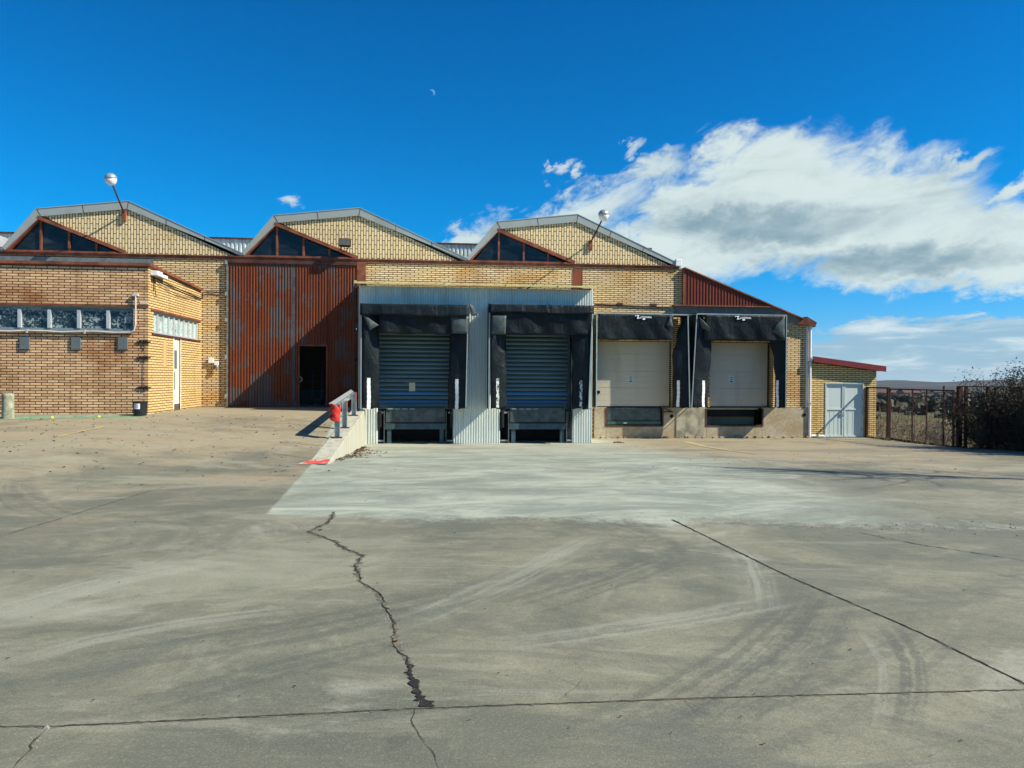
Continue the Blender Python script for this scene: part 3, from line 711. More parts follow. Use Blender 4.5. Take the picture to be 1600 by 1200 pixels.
# lean-to end: ribbed cladding, plaster strip, sloping roof
sl = lambda x_: 6.22+(4.80-6.22)*(x_-xB)/(13.24-xB)
MB().corr(xB+.03, 13.20, FY-.10, 4.80, lambda q: sl(q)-.02, .125, .03).build('end_cladding', RUST2, wh)
m = MB(); m.box(xB-.42, 13.32, FY-.17, FY-.0, 4.745, 4.80); m.build('cladding_trim', BROWN, wh)
m = MB(); m.box(xB-.04, xB+.03, FY-.13, FY-.01, 4.80, 6.24)
m.bar((xB, FY-.09, sl(xB)+.02), (14.95, FY-.09, sl(14.95)+.02), .05, .20); m.build('corner_trim', BROWN, wh)
m = MB().prism([(xB-.35, 4.50), (12.9, 4.50), (13.5, 4.22), (14.75, 4.05), (14.80, 4.14), (13.26, 4.742), (xB-.35, 4.742)], FY-.03, FY-.001); m.build('plaster_strip', PLASTER, wh)
m = MB().prism([(xB-.3, sl(xB-.3)-.09), (15.0, sl(15.0)-.09), (15.0, sl(15.0)), (xB-.3, sl(xB-.3))], FY-.02, FY+39.9); m.build('lean_to_roof', ROOF, wh)
m = MB()
m.add([(14.25, FY-.20, 4.12), (14.62, FY-.24, 4.40), (15.03, FY-.22, 4.18), (14.98, FY-.2, 4.00), (14.60, FY-.2, 4.07)], [(0, 1, 4), (1, 2, 3, 4)])
m.add([(15.03, FY-.22, 4.18), (15.03, FY+.3, 4.18), (14.98, FY+.3, 4.0), (14.98, FY-.2, 4.0)], [(0, 1, 2, 3)])
m.add([(14.62, FY-.24, 4.40), (15.03, FY-.22, 4.18), (15.03, FY+.3, 4.18), (14.62, FY+.3, 4.40)], [(0, 1, 2, 3)])
m.build('torn_flashing', BROWN, wh, solid=.012)
m = MB().tube([(14.84, FY-.09, 4.05), (14.84, FY-.09, -.41)], .05, 10); m.box(14.70, 14.80, FY-.03, FY+.01, .8, 4.05)
dp = m.build('downpipe', WHITEP, wh)
m = MB()
for zz_ in (.95, 2.6): m.box(14.76, 14.92, FY-.15, FY-.02, zz_, zz_+.04)
m.each('pipe_clip', GALV, dp)
# upper wall oddments
x0, z1 = P(895, 420, FY); x1, z0 = P(910, 448, FY)
MB().box(x0, x1, FY-.02, FY-.001, z0-.2, z1).build('steel_plate', ribbed('flaking_rust_plate', (.24, .06, .025), (.20, .05, .02), (.07, .03, .02), .55, False), wh)
MB().box(DX[1]+.01, PX(571, FY), FY-.06, FY-.001, .8, zb).build('steel_post', BROWN, wh)
x0, z0 = P(1000, 470, FY)
m = MB().tube([(6.1, FY-.03, 4.77), (7.4, FY-.03, 4.74), (9.1, FY-.03, 4.70)], .022, 6)
for q in (7.0, 8.35): m.box(q, q+.22, FY-.06, FY-.001, 4.74, 4.84)
m.build('cable_run', DBROWN, wh)
# the big rusty sliding door, two leaves, one with a walk-through opening
xm = PX(459, FY); yd = FY-.06
ox0, ox1 = PX(468.5, FY), PX(510, FY); oz = PZ(490, 541, FY)
m = MB().corr(DX[0]+.02, xm-.05, yd, .80, zb-.12, .103, .026); l1 = m.build('sliding_door_leaf', RUST, wh)
m = MB().corr(xm+.05, ox0-.04, yd, .80, zb-.12, .103, .026); m.corr(ox0-.04, ox1+.05, yd, oz+.05, zb-.12, .103, .026); m.corr(ox1+.05, DX[1]-.02, yd, .80, zb-.12, .103, .026)
l2 = m.build('sliding_door_leaf', RUST, wh)
m = MB(); m.box(xm-.05, xm+.05, yd-.02, yd+.03, .79, zb-.1); m.build('leaf_edge', plain('dark_grey_steel', (.07, .07, .075), .6, var=.3), l2)
m = MB(); m.box(ox0-.05, ox0, yd-.035, yd+.04, .79, oz); m.box(ox1, ox1+.05, yd-.035, yd+.04, .79, oz); m.box(ox0-.05, ox1+.05, yd-.035, yd+.04, oz, oz+.06)
m.build('opening_frame', BROWN, l2)
m = MB(); m.box(ox0-.12, ox0+.02, yd-.06, yd-.036, 1.62, 2.02); m.build('lock_box', DBROWN, l2)
m = MB(); m.tube([(ox0+.02, yd-.05, 1.9), (ox0+.10, yd-.09, 1.86), (ox0+.11, yd-.09, 1.76), (ox0+.02, yd-.05, 1.72)], .012, 6); m.build('handle', GALV, l2)
m = MB(); m.box(DX[0]-.05, DX[1]+.02, yd-.07, FY, zb-.13, zb-.005); m.build('door_rail', DBROWN, wh)
m = MB(); m.box(DX[0]-.06, DX[0], yd-.05, FY, .75, zb-.13); jm = m.build('door_jamb', plain('dull_jamb', (.16, .15, .12), .7, var=.3), wh)
m = MB()
for q in (1.1, 2.55, 3.9, 4.85, 6.0): m.box(DX[0]-.10, DX[0]-.02, yd-.08, yd-.05, q, q+.14)
m.each('hinge', GALV, jm)
m = MB()
for q in (1.1, 2.5, 3.9, 5.2): m.box(DX[1]-.05, DX[1]+.02, yd-.05, yd, q, q+.12)
m.each('hinge', DBROWN, wh)
m = MB().box(DX[0], DX[1], yd-.02, FY+.02, .70, .785); m.build('door_sill', DBROWN, wh)

# dim things just inside the doorway
t = thing('hand_trolley', (ox0+.55, FY+1.0, .77), 'dark hand trolley leaning in the unlit doorway of the rusty door', 'trolley')
bx, by = ox0+.45, FY+1.0
m = MB(); m.tube([(bx-.18, by, .9), (bx-.18, by+.15, 2.05), (bx-.12, by+.17, 2.12), (bx+.12, by+.17, 2.12), (bx+.18, by+.15, 2.05), (bx+.18, by, .9)], .018, 6)
for q in (1.1, 1.4, 1.7): m.tube([(bx-.18, by+.03, q), (bx+.18, by+.03, q)], .012, 6)
m.build('frame', LEVEL, t)
MB().box(bx-.2, bx+.2, by-.28, by, .80, .82).build('toe_plate', LEVEL, t)
for s in (-1, 1): MB().lathe((bx+s*.2, by+.08, .90), [(.03, -.025), (.12, -.025), (.12, .025), (.03, .025)], 16, (1, 0, 0)).build('wheel', BLACK, t)
#@@NEXT
# ------------------------------------------------------------------ brick annex on the left
AY, AX = 22.97, -8.52
an = thing('brick_annex', (AX, AY, .6), 'low brown brick annex with a long strip window and grey wall panels', 'annex')
aw0, aw1 = PZ(100, 516, AY), PZ(100, 477.5, AY); ax1 = PX(208.5, AY)
at_ = 5.20
m = MB()
m.box(-22, AX, AY, AY+.28, .2, aw0); m.box(-22, AX, AY, AY+.28, aw1, at_-.04); m.box(ax1, AX, AY, AY+.28, aw0, aw1)
m.build('wall', BA, an)
# side wall with its window and door
wy0, wy1 = PW(240, 500, AX)[0], PW(311, 520, AX)[0]; wz0, wz1 = 3.20, 3.88
dy0, dy1 = PW(271.5, 600, AX)[0], PW(281.5, 600, AX)[0]
m = MB()
for y0, y1, z0, z1 in ((AY+.28, dy0, .2, wz0), (dy1, FY, .2, wz0), (AY+.28, FY, wz1, at_-.06), (AY+.28, wy0, wz0, wz1), (wy1, FY, wz0, wz1)): m.box(AX-.28, AX, y0, y1, z0, z1)
m.box(AX-.004, AX-.0015, AY+.002, AY+.28, .2, at_-.06)
m.each('wall', BS, an); 
m = MB().box(AX-.0015, AX+.002, AY+.001, AY+.28, .2, at_-.06); m.build('wall', BS, an)
m = MB(); m.box(-22, AX+.08, AY-.07, AY+.12, at_-.035, at_+.05); m.box(-22, AX-.02, AY-.03, AY+.0, at_-.07, at_-.035); m.build('roof_trim', BROWN, an)
m = MB(); m.prismx([(AY+.12, at_-.04), (FY-.10, at_-.20), (FY-.10, at_-.12), (AY+.12, at_+.05)], AX-.05, AX+.09); m.build('roof_trim', BROWN, an)
m = MB(); m.prismx([(AY+.12, at_-.03), (FY-.10, at_-.19), (FY-.10, at_-.13), (AY+.12, at_+.03)], -22, AX-.06); m.build('roof', ROOF, an)
m = MB(); m.box(-22, PX(240, FY-.06), FY-.10, FY-.06, at_-.2, at_+.93); 
m.build('roof_upstand', plain('dark_grey_flashing', (.13, .15, .15), .6, var=.2), an)
m = MB(); m.box(-22, AX+.01, AY-.03, AY-.001, aw1, aw1+.045); m.build('lintel', BROWN, an)
m = MB().box(AX+.001, AX+.035, wy0-.25, wy1+.15, wz1, wz1+.06); m.build('lintel', BROWN, an)
m = MB().box(AX+.001, AX+.03, wy0-.15, wy1+.1, wz0-.06, wz0); m.build('sill', DBROWN, an)
# front strip window
wn = MB().box(-22, ax1-.03, AY+.10, AY+.115, aw0+.04, aw1-.03).build('window', GPEEL, an)
m = MB(); m.box(-22, ax1, AY+.06, AY+.14, aw0, aw0+.07); m.box(-22, ax1, AY+.06, AY+.14, aw1-.05, aw1); m.box(ax1-.05, ax1, AY+.06, AY+.14, aw0+.07, aw1-.05)
m.box(-22, ax1+.0, AY-.05, AY+.06, aw0-.03, aw0+.015)
m.build('window_frame', plain('grey_window_frame', (.20, .25, .26), .5, .1, var=.1), wn)
for i in range(16):
    q = PX(168, AY)-i*.825
    if q < -21.8: break
    MB().box(q-.045, q+.045, AY+.015, AY+.098, aw0+.07, aw1-.12).build('mullion', ALU, wn)
wn = MB().box(AX-.11, AX-.095, wy0, wy1, wz0, wz1).build('window', GPALE, an)
m = MB(); m.box(AX-.13, AX-.05, wy0, wy0+.09, wz0, wz1); m.box(AX-.13, AX-.05, wy1-.09, wy1, wz0, wz1); m.box(AX-.13, AX-.05, wy0+.09, wy1-.09, wz0, wz0+.06); m.box(AX-.13, AX-.05, wy0+.09, wy1-.09, wz1-.06, wz1)
m.build('window_frame', ALU, wn)
for i in range(1, 9):
    q = wy0+(wy1-wy0)*i/9; MB().box(AX-.093, AX-.045, q-.04, q+.04, wz0+.06, wz1-.06).build('mullion', ALU, wn)
sdr = MB().box(AX-.09, AX-.03, dy0, dy1, .70, wz0-.06).build('side_door', CREAM, an)
m = MB(); m.box(AX-.03, AX+.012, dy0-.06, dy0, .70, wz0-.06); m.box(AX-.03, AX+.012, dy1, dy1+.06, .70, wz0-.06); m.build('door_frame', CREAM, sdr)
m = MB(); m.box(AX-.03, AX-.02, dy0+.08, dy0+.36, 2.15, 2.75); m.box(AX-.03, AX-.02, dy0+.10, dy0+.2, 1.45, 2.05); m.build('notice', GREYP, sdr)
m = MB().box(AX-.03, AX-.022, dy0+.02, dy1-.02, .70, .98); m.build('kick_plate', RUST, sdr)
# faded red and white dabs on the side wall
m = MB(); m.box(AX+.0022, AX+.004, *sorted((PW(255, 560, AX)[0], PW(260, 560, AX)[0])), 2.2, 3.0)
m.build('paint_dab', worn('faded_red_dab', (.60, .22, .10), (.57, .39, .16), .5), an)
for px_ in (40, 120, 193):
    a, b_ = P(px_-8, 527, AY), P(px_+7, 546, AY); MB().box(a[0], b_[0], AY-.05, AY-.001, b_[1], a[1]).build('wall_panel', GREYP, an, bevel=.006)
# conduit
a = P(205, 519.5, AY); pts = []
for i in range(24):
    q = -20+(a[0]+20)*i/23; pts.append((q, AY-.07, a[1]+.018*math.sin(i*1.9)))
pts += [(a[0]+.10, AY-.07, a[1]+.05), (PX(213, AY), AY-.07, a[1]+.22), (PX(213, AY), AY-.07, PZ(213, 463, AY))]
MB().tube(pts, .026, 8).build('conduit', CABLE, an)
m = MB()
for q in (1.3, 2.9, 4.4, 6.1, 7.8): m.box(a[0]-q, a[0]-q+.05, AY-.1, AY-.001, a[1]-.05, a[1]+.05)
x_, z_ = P(214, 462, AY); m.box(x_-.10, x_+.06, AY-.09, AY-.001, z_-.02, z_+.05); x_, z_ = P(225, 474, AY); m.box(x_-.1, x_+.12, AY-.04, AY-.001, z_-.03, z_+.03)
m.each('conduit_clip', CABLE, an)
for zpx in (534, 559, 606):
    x_, z_ = P(225, zpx, AY); m = MB()
    m.bar((x_-.20, AY-.02, z_), (x_+.20, AY-.02, z_+random.uniform(-.01, .01)), .035, .03); m.bar((x_, AY-.03, z_-.07), (x_+.02, AY-.03, z_+.07), .02, .03)
    m.box(x_+.05, x_+.11, AY-.045, AY-.001, z_-.045, z_+.045); m.box(x_-.12, x_-.06, AY-.04, AY-.001, z_-.04, z_+.04)
    m.build('wall_anchor', BLACK, an)
m = MB(); x_, z_ = P(224, 541, AY); m.tube([(x_, AY-.02, z_+.18), (x_+.01, AY-.03, z_+.02), (x_+.04, AY-.02, z_-.04), (x_, AY-.02, z_-.14)], .010, 5); m.tube([(x_, AY-.015, z_-.4), (x_-.01, AY-.015, z_-1.3)], .006, 5)
m.build('hanging_wire', BLACK, an)
# cables along the side eaves
m = MB()
def sag(y0, z0, y1, z1, s, r=.014, x=AX+.05):
    return m.tube([(x, y0+(y1-y0)*i/10, z0+(z1-z0)*i/10-s*math.sin(math.pi*i/10)) for i in range(11)], r, 6)
sag(AY+.3, 4.88, FY-.1, 4.72, .02, .02); sag(AY+.5, 4.78, FY-.6, 4.66, .14, .009)
m.tube([(AX+.05, AY+.35, 4.86), (AX+.06, AY+.4, 4.4), (AX+.05, AY+.5, 4.3)], .012, 6); m.tube([(AX+.05, AY+.25, 4.86), (AX+.06, AY+.28, 4.45)], .012, 6)
m.tube([(AX+.05, FY-.1, 4.72), (AX+.05, FY-.06, 4.95), (AX+.3, FY-.04, 5.0), (AX+1.1, FY-.04, 4.93), (AX+1.2, FY-.04, 4.8)], .016, 6)
m.build('cable', BLACK, an)
m = MB(); m.box(AX+.01, AX+.22, AY+.12, AY+.55, 4.92, 5.06); m.box(AX+.01, AX+.16, AY+.6, AY+1.15, 4.93, 5.03); m.each('junction_box', WHITEP, an, bevel=.01)
# switch boxes on the warehouse wall beside the rusty door
x_, z_ = P(330.5, 563.5, FY)
MB().box(x_-.09, x_+.09, FY-.10, FY-.001, z_-.09, z_+.09).build('switch_box', PLASTW, None, bevel=.012)
tag(bpy.data.objects['switch_box'], 'small square white switch box on the brick wall left of the rusty door', 'switch box')
LOC['x'] = Vector((0, 0, 0))
x_, z_ = P(340, 570, FY); t = thing('wall_socket', (x_, FY, z_), 'white and grey wall socket unit with a hanging plug beside the rusty door', 'socket')
MB().box(x_-.09, x_+.06, FY-.12, FY-.001, z_-.02, z_+.12).build('housing', PLASTW, t, bevel=.012)
m = MB(); m.lathe((x_+.02, FY-.12, z_-.1), [(.035, -.08), (.05, -.05), (.05, .04), (.03, .09)], 12, (0, -.3, 1)); m.build('plug', GALV, t)
MB().tube([(x_-.05, FY-.05, z_+.02), (x_-.12, FY-.06, z_-.12), (x_-.02, FY-.07, z_-.2), (x_+.02, FY-.12, z_-.16)], .012, 6).build('cable', BLACK, t)

# ------------------------------------------------------------------ grey loading dock extension
YB = 25.5
bx = thing('loading_dock_extension', (1.4, YB, -.36), 'grey ribbed metal extension with two blue roller doors and a yellow roof edge', 'loading dock')
bx0, bx1, bt = -2.60, 5.50, 5.05
cols = [(bx0, PX(590.5, YB)), (PX(708, YB), PX(781.5, YB)), (PX(894, YB), bx1)]
m = MB(); m.corr(bx0, bx1, YB, 4.0, bt-.03, .088, .034)
for a, b_ in cols: m.corr(a+.001, b_-.001, YB, gh(0, YB)-.3, 4.0, .088, .034)
m.build('cladding', CLAD, bx)
m = MB(); m.box(bx0, bx0+.04, YB+.01, FY-.2, -.6, bt-.04); m.box(bx1-.04, bx1, YB+.01, FY-.06, -.6, bt-.04)
for a, b_ in cols: m.box(a+.02, a+.04, YB+.006, YB+1.3, -.6, 4.0) if a > bx0+.1 else None
for a, b_ in cols: m.box(b_-.04, b_-.02, YB+.006, YB+1.3, -.6, 4.0) if b_ < bx1-.1 else None
m.each('side_wall', CLAD, bx)
m = MB(); m.box(bx0+.05, bx1-.05, YB+1.3, YB+1.34, -.6, 4.6); m.box(bx0+.05, bx1-.05, YB+.32, YB+1.3, .70, .79)
m.box(bx0+.05, bx1-.05, YB+.32, YB+1.3, 4.0, 4.05)
m.build('shade_black_lining', BLACK, bx)  # black box behind the bays, darkness of the pits painted in
m = MB(); m.prismx([(YB-.36, bt), (FY-.10, bt+.345), (FY-.10, bt+.375), (YB-.36, bt+.03)], bx0-.14, bx1+.02); m.build('roof', CLAD, bx)
m = MB(); m.prismx([(YB+.02, bt-.03), (FY-.16, bt-.03), (FY-.16, bt+.33), (YB+.02, bt+.02)], bx0, bx0+.04); m.prismx([(YB+.02, bt-.03), (FY-.06, bt-.03), (FY-.06, bt+.33), (YB+.02, bt+.02)], bx1-.04, bx1); m.build('side_gusset', CLAD, bx)
m = MB(); m.box(bx0-.12, bx1+.02, YB-.42, YB-.361, bt-.005, bt+.055)
m.box(bx0-.12, bx0-.04, YB-.42, YB-.36, bt+.055, bt+.09)
for q in (-1.9, .3, 2.4, 4.2): m.box(q, q+.06, YB-.44, YB-.42, bt-.03, bt+.07)
m.build('gutter', YELL, bx)
m = MB(); m.box(bx1-.05, bx1+.012, YB-.035, YB-.023, 4.0, bt-.005); m.build('corner_trim', CLAD, bx)
def roller(x0, x1, stx, sty):
    y = YB+.30; z0, z1 = .82, 3.9; pit = .1475; m = MB(); mb_ = MB(); k = 0; z = z0
    m.box(x0, x1, y-.02, y+.02, z0-.02, z0+.17)
    z = z0+.17
    while z < z1:
        prof = [(y+.012, z+.004), (y-.012, z+.022), (y-.026, z+.07), (y-.012, z+.118), (y+.012, z+pit-.006), (y+.02, z+pit-.006), (y+.02, z+.004)]
        (mb_ if k in (0, 2) else m).prismx(prof, x0, x1); z += pit; k += 1
    d = m.build('roller_door', SLAT, bx); mb_.build('blue_slats', SLATB, d)
    m = MB(); m.box(x0-.08, x0, y-.10, y+.03, z0-.1, z1); m.box(x1, x1+.08, y-.10, y+.03, z0-.1, z1); m.each('guide_rail', LEVLB, d)
    if stx:
        cx, cz = P(stx, sty, y-.03); MB().box(cx-.105, cx+.105, y-.032, y-.027, cz-.15, cz+.15).build('notice', plain('cream_notice', (.50, .47, .33), .7, var=.05), d)
        MB().tube([(P(603, 592, y-.04)[0], y-.04, PZ(603, 592, y-.04)), (P(620, 595, y-.04)[0], y-.04, PZ(620, 595, y-.04)), (cx-.1, y-.04, cz+.14)], .005, 4).build('cord', GALV, d)
    return d
roller(PX(591, YB+.3), PX(705, YB+.3), 644, 604.5); roller(PX(790, YB+.3), PX(886, YB+.3), None, 0)
def leveller(a, b_, c0, c1):        # plate a..b, opening c0..c1
    y = YB+.02; X_ = lambda q: PX(q, y, 660); Z_ = lambda q: PZ((a+b_)/2, q, y)
    r = MB().box(X_(a), X_(b_), y, y+.05, Z_(660), Z_(639)).build('dock_leveller', LEVEL, bx)
    m = MB(); m.box(X_(a), X_(b_), y-.03, y+.6, Z_(639)-.002, Z_(638)+.01); m.build('deck', LEVEL, r)
    m = MB(); m.box(X_(a-1), X_(b_+1), y-.06, y+.10, Z_(670.5), Z_(661.5)); m.build('cross_beam', LEVLB, r)
    m = MB(); n = 4
    for i in range(n): q = X_(a)+.06+i*.25; m.box(q, q+.17, y-.045, y-.03, Z_(639.5), Z_(638.7)+.008)
    m.each('hinge', GALV, r)
    for q in (a+2, b_-8): MB().box(X_(q), X_(q+6.5), y-.02, y+.08, -.5, Z_(670.6)).build('leg', LEVLB, r)
    for s, q in ((-1, a-2.5), (1, b_+2)):
        MB().box(X_(q-.8), X_(q+.8), y-.07, y-.02, -.45, Z_(642)).build('guide_post', LEVEL, r)
    m = MB()
    for e0, e1 in ((c0, a-3), (b_+3, c1)):
        m.box(X_(e0), X_(e1), y-.03, y+.0, -.30, -.25); m.box(X_(e0)+.05, X_(e1)-.02, y-.02, y+.02, Z_(646), Z_(643.5))
    m.each('side_bracket', GALV, r)
    for e0, e1 in ((c0, c0+7), (c1-7, c1)):
        MB().box(X_(e0)+.04, X_(e1)-.03, y-.10, y+.02, Z_(668), Z_(641)).build('rubber_buffer', BLACK, r, bevel=.015)
leveller(603, 695, 590.5, 708); leveller(797, 883, 781.5, 894)

# ------------------------------------------------------------------ dock shelters
def shelter(label, Yw, dep, xs_, zt, zbm, head, curtains, stripes, flaps, slant=(0, 0), logo=None, hood=0.):
    """xs_: pixel x of the two front uprights; zt, zbm: pixel y of top and bottom; head: (x0,x1,ybottom);
       curtains: lists of (py, outer px, inner px); stripes: (x0,x1,y0,y1)"""
    Yf = Yw-dep; X0, X1 = PX(xs_[0], Yf), PX(xs_[1], Yf); cx = (xs_[0]+xs_[1])/2
    Z = lambda q: PZ(cx, q, Yf); zt_, zb_ = Z(zt), Z(zbm)
    t = thing('dock_shelter', ((X0+X1)/2, Yw, zb_), label, 'dock shelter', 'dock shelters round the loading doors')
    w = .036
    m = MB(); m.bar((X0, Yf, zt_), (X1, Yf, zt_-.01), w*1.3, w)
    m.bar((X0, Yf, zt_), (PX(xs_[0]+slant[0], Yf), Yf, zb_), w, w); m.bar((X1, Yf, zt_), (PX(xs_[1]+slant[1], Yf), Yf, zb_), w, w)
    for X_ in (X0, X1): m.bar((X_, Yf, zt_), (X_, Yw-.03, zt_+.0), w*.7, w*.7, (0, 0, 1)); m.bar((X_, Yf, zb_+.02), (X_, Yw-.03, zb_+.02), w*.7, w*.7, (0, 0, 1))
    m.build('frame', FRAME, t)
    m = MB(); m.box(X0+.02, X1-.02, Yf+.03, Yw-.03, zt_-.035, zt_-.02); m.build('top_cover', RUB, t)
    for X_, sl_, s in ((X0, slant[0], 1), (X1, slant[1], -1)):
        Xb = PX(xs_[0 if s == 1 else 1]+sl_, Yf)
        def fn(u, v, X_=X_, Xb=Xb): return (X_+(Xb-X_)*(1-v)+s*.03*math.sin(u*3.1)*math.sin(v*9), Yf+.02+(Yw-Yf-.05)*u, zb_+(zt_-.03-zb_)*v)
        MB().grid(6, 20, fn).build('side_panel', RUB, t, smooth=True, solid=.008)
    hx0, hx1 = PX(head[0], Yf), PX(head[1], Yf); hz = Z(head[2]); yh = Yf-.02
    sd_ = random.random()*10
    def hy(x_, z_): k = cl((zt_-z_)/(zt_-hz)); return yh+.05*k*math.sin(x_*3.1+sd_)+.03*k*math.sin(x_*8+z_*4+sd_)+.04*k*k
    def fh(u, v):
        x_ = hx0+(hx1-hx0)*u; z_ = zt_-.02+(hz-zt_+.02)*v + (.014*math.sin(x_*5+sd_)+.018*mnoise.noise(Vector((x_*4, sd_, 0))))*v; return x_, hy(x_, z_), z_
    hc = MB().grid(36, 12, fh).build('head_curtain', RUB, t, smooth=True, solid=.008)
    if hood:
        zh = Z(hood)
        def fo(u, v):
            return X0-.03+(X1-X0+.06)*u, yh-.05-.05*v+.01*math.sin(u*20), zt_+.01+(zh-zt_-.01)*v+.02*math.sin(u*7)*v
        MB().grid(30, 5, fo).build('hood_flap', RUB, t, smooth=True, solid=.01)
    CU = []
    for ci, cu in enumerate(curtains):
        pts = sorted(cu); sdd = random.random()*9
        def at3(py, k, pts=pts):
            for a, b_ in zip(pts, pts[1:]):
                if py <= b_[0] or b_ is pts[-1]:
                    t_ = cl((py-a[0])/(b_[0]-a[0])); t_ = t_*t_*(3-2*t_); return a[k]+(b_[k]-a[k])*t_
        def fc(u, v, pts=pts, at3=at3, sdd=sdd):
            py = pts[0][0]+(pts[-1][0]-pts[0][0])*v; o_, i_ = at3(py, 1), at3(py, 2)
            x_ = PX(o_+(i_-o_)*u+.5*math.sin(v*23+sdd)*u, Yf+.06); py -= 2.2*cl((v-.93)*14)*(.5+.5*math.sin(u*9+sdd)); return x_, Yf+.06+.05*u*math.sin(v*7+sdd)+.16*u*u*(1 if len(pts) > 2 else .15), Z(py)
        c = MB().grid(8, 26, fc).build('side_curtain', RUB, t, smooth=True, solid=.008); CU.append(c)
        s = stripes[ci] if ci < len(stripes) else None
        if s:
            def fs(u, v, at3=at3, s=s, pts=pts, fc=fc):
                py = s[2]+(s[3]-s[2])*v; px_ = s[0]+(s[1]-s[0])*u+ (.25*math.sin(v*40+u*3)); o_, i_ = at3(py, 1), at3(py, 2); uu = (px_-o_)/(i_-o_)
                q = fc(uu, (py-pts[0][0])/(pts[-1][0]-pts[0][0])); return q[0], q[1]-.009, q[2]
            MB().grid(3, 20, fs).build('marker_stripe', MARK if s[4] else MARK2, c, solid=.002)
    for fl in flaps:
        m = MB(); q = [Vector((PX(a, Yf+d, b_), Yf+d, PZ(a, b_, Yf+d))) for a, b_, d in fl]
        n = 7; vv = []; ff = []
        if len(q) == 3: q.append(q[2])
        def fq(u, v, q=q): p_ = q[0].lerp(q[1], u).lerp(q[3].lerp(q[2], u), v); return p_.x, p_.y-.05*math.sin(math.pi*u)*math.sin(math.pi*v), p_.z
        MB().grid(n, n, fq).build('corner_flap', RUB2, t, smooth=True, solid=.008)
    if logo:
        lx, lz = P(logo[0], logo[1], Yf); yl = yh-.035
        hb = MB(); q = .0
        def poly(pts): hb.prism([(lx+a/45, lz-b_/45) for a, b_ in pts], yl, yl+.012)
        poly([(0, .6), (1.8, .1), (1.1, 1.4), (.5, 2.6), (0, 1.6)])
        poly([(2.6, .2), (6.6, 0), (6.4, 1.7), (4.9, 3.6), (6.3, 4.2), (6.2, 5.8), (3.1, 6.1), (3.6, 4.3), (4.6, 2.2), (2.5, 1.5)])
        poly([(6.2, 4.5), (8.2, 4.4), (10.0, 2.6), (9.4, 5.0), (6.2, 5.7)])
        hb.build('emblem', INK, hc)
        cu = bpy.data.curves.new('lettering', 'FONT'); cu.body = 'COCIMMA'; cu.size = .088; cu.extrude = .003; cu.offset = .002
        to = bpy.data.objects.new('lettering', cu); COL.objects.link(to); bpy.context.view_layer.update()
        me = bpy.data.meshes.new_from_object(to); bpy.data.objects.remove(to)
        vs = [(lx+9.6/45+v.co.x, yl-v.co.z, lz-4.6/45+v.co.y) for v in me.vertices]
        MB().add(vs, [tuple(p.vertices) for p in me.polygons]).build('lettering', INK, hc)
        MB().box(lx+13.0/45, lx+17.2/45, yl, yl+.012, lz-7.6/45, lz-5.2/45).build('tag', INK, hc)
    return t
MARK = plain('white_marker', (.78, .80, .76), .6, var=.05)
m, b = newmat('flaking_marker', .6); x, y, z = pos(); n = noi(vec(x*22, y, z*12), 1., 3, .7)
setc(b, mixc(sstep(n, .49, .53), (.66, .68, .62), (.05, .06, .06))); MARK2 = m
RUB2 = plain('creased_flap_fabric', (.05, .066, .066), .5, var=.3)
shelter('leftmost dock shelter, black with a dark hood, beside the concrete ramp wall', YB, .90, (564, 731), 476, 640, (592, 705, 522),
        [[(490, 565, 591), (515, 566, 591), (560, 566, 592), (640, 566, 592)], [(492, 733, 704), (540, 732, 702), (640, 728, 700)]],
        [(573.5, 579, 591, 640, 1), (711.5, 716.5, 592, 640, 1)],
        [[(566, 490, -.06), (592, 508, -.10), (578, 516, -.12)], [(704, 494, -.05), (732, 494, -.05), (731, 521, -.10), (706, 521, -.08)], [(733, 474, -.03), (741, 478, .1), (745, 492, .16), (737, 494, .05)]], (0, -3), None, 494)
shelter('black hooded dock shelter between the ribbed grey column and the beige doors', YB, .90, (764, 925), 477, 640, (766, 924, 523),
        [[(492, 766, 792), (520, 766, 791), (640, 767, 792)], [(492, 924, 896), (520, 922, 893), (580, 920, 895), (640, 917, 895)]],
        [(775.5, 780, 592, 638, 0), (906, 910, 594, 640, 0)],
        [[(768, 493, -.06), (791, 493, -.08), (790, 523, -.12), (768, 522, -.06)], [(762, 474, -.02), (768, 474, .0), (764, 480, .2)]], (0, -5), None, 490)
shelter('dock shelter with a missing left curtain, its head curtain lettered in white', FY, .92, (932, 1074), 490.5, 638, (934, 1051, 531.5),
        [[(492, 1074, 1068), (530, 1074, 1058), (556, 1075, 1052), (600, 1077, 1053), (638, 1078, 1054)]],
        [(1059, 1063, 594, 638, 1)],
        [[(1048, 491, -.05), (1052, 512, -.10), (1041, 508, -.06)]], (0, 4), (992, 492.5), 0)
shelter('rightmost dock shelter, its left curtain bulging and its right one narrow', FY, .92, (1088, 1228), 491.5, 638, (1100, 1226, 532.5),
        [[(494, 1089, 1100), (520, 1087, 1111), (545, 1085, 1113), (600, 1082, 1110), (638, 1081, 1109)], [(500, 1227, 1220), (533, 1227, 1206), (560, 1228, 1212), (600, 1228, 1214), (638, 1228, 1213)]],
        [(1098.5, 1103, 595, 638, 1), (1214.5, 1217.5, 594, 637, 1)],
        [[(1092, 494, -.06), (1110, 513, -.12), (1108, 520, .0), (1096, 512, .05)], [(1226, 494, -.05), (1226, 530, -.05), (1206, 518, -.02), (1214, 506, -.08)]], (-7, 0), (1148, 493.8), 0)

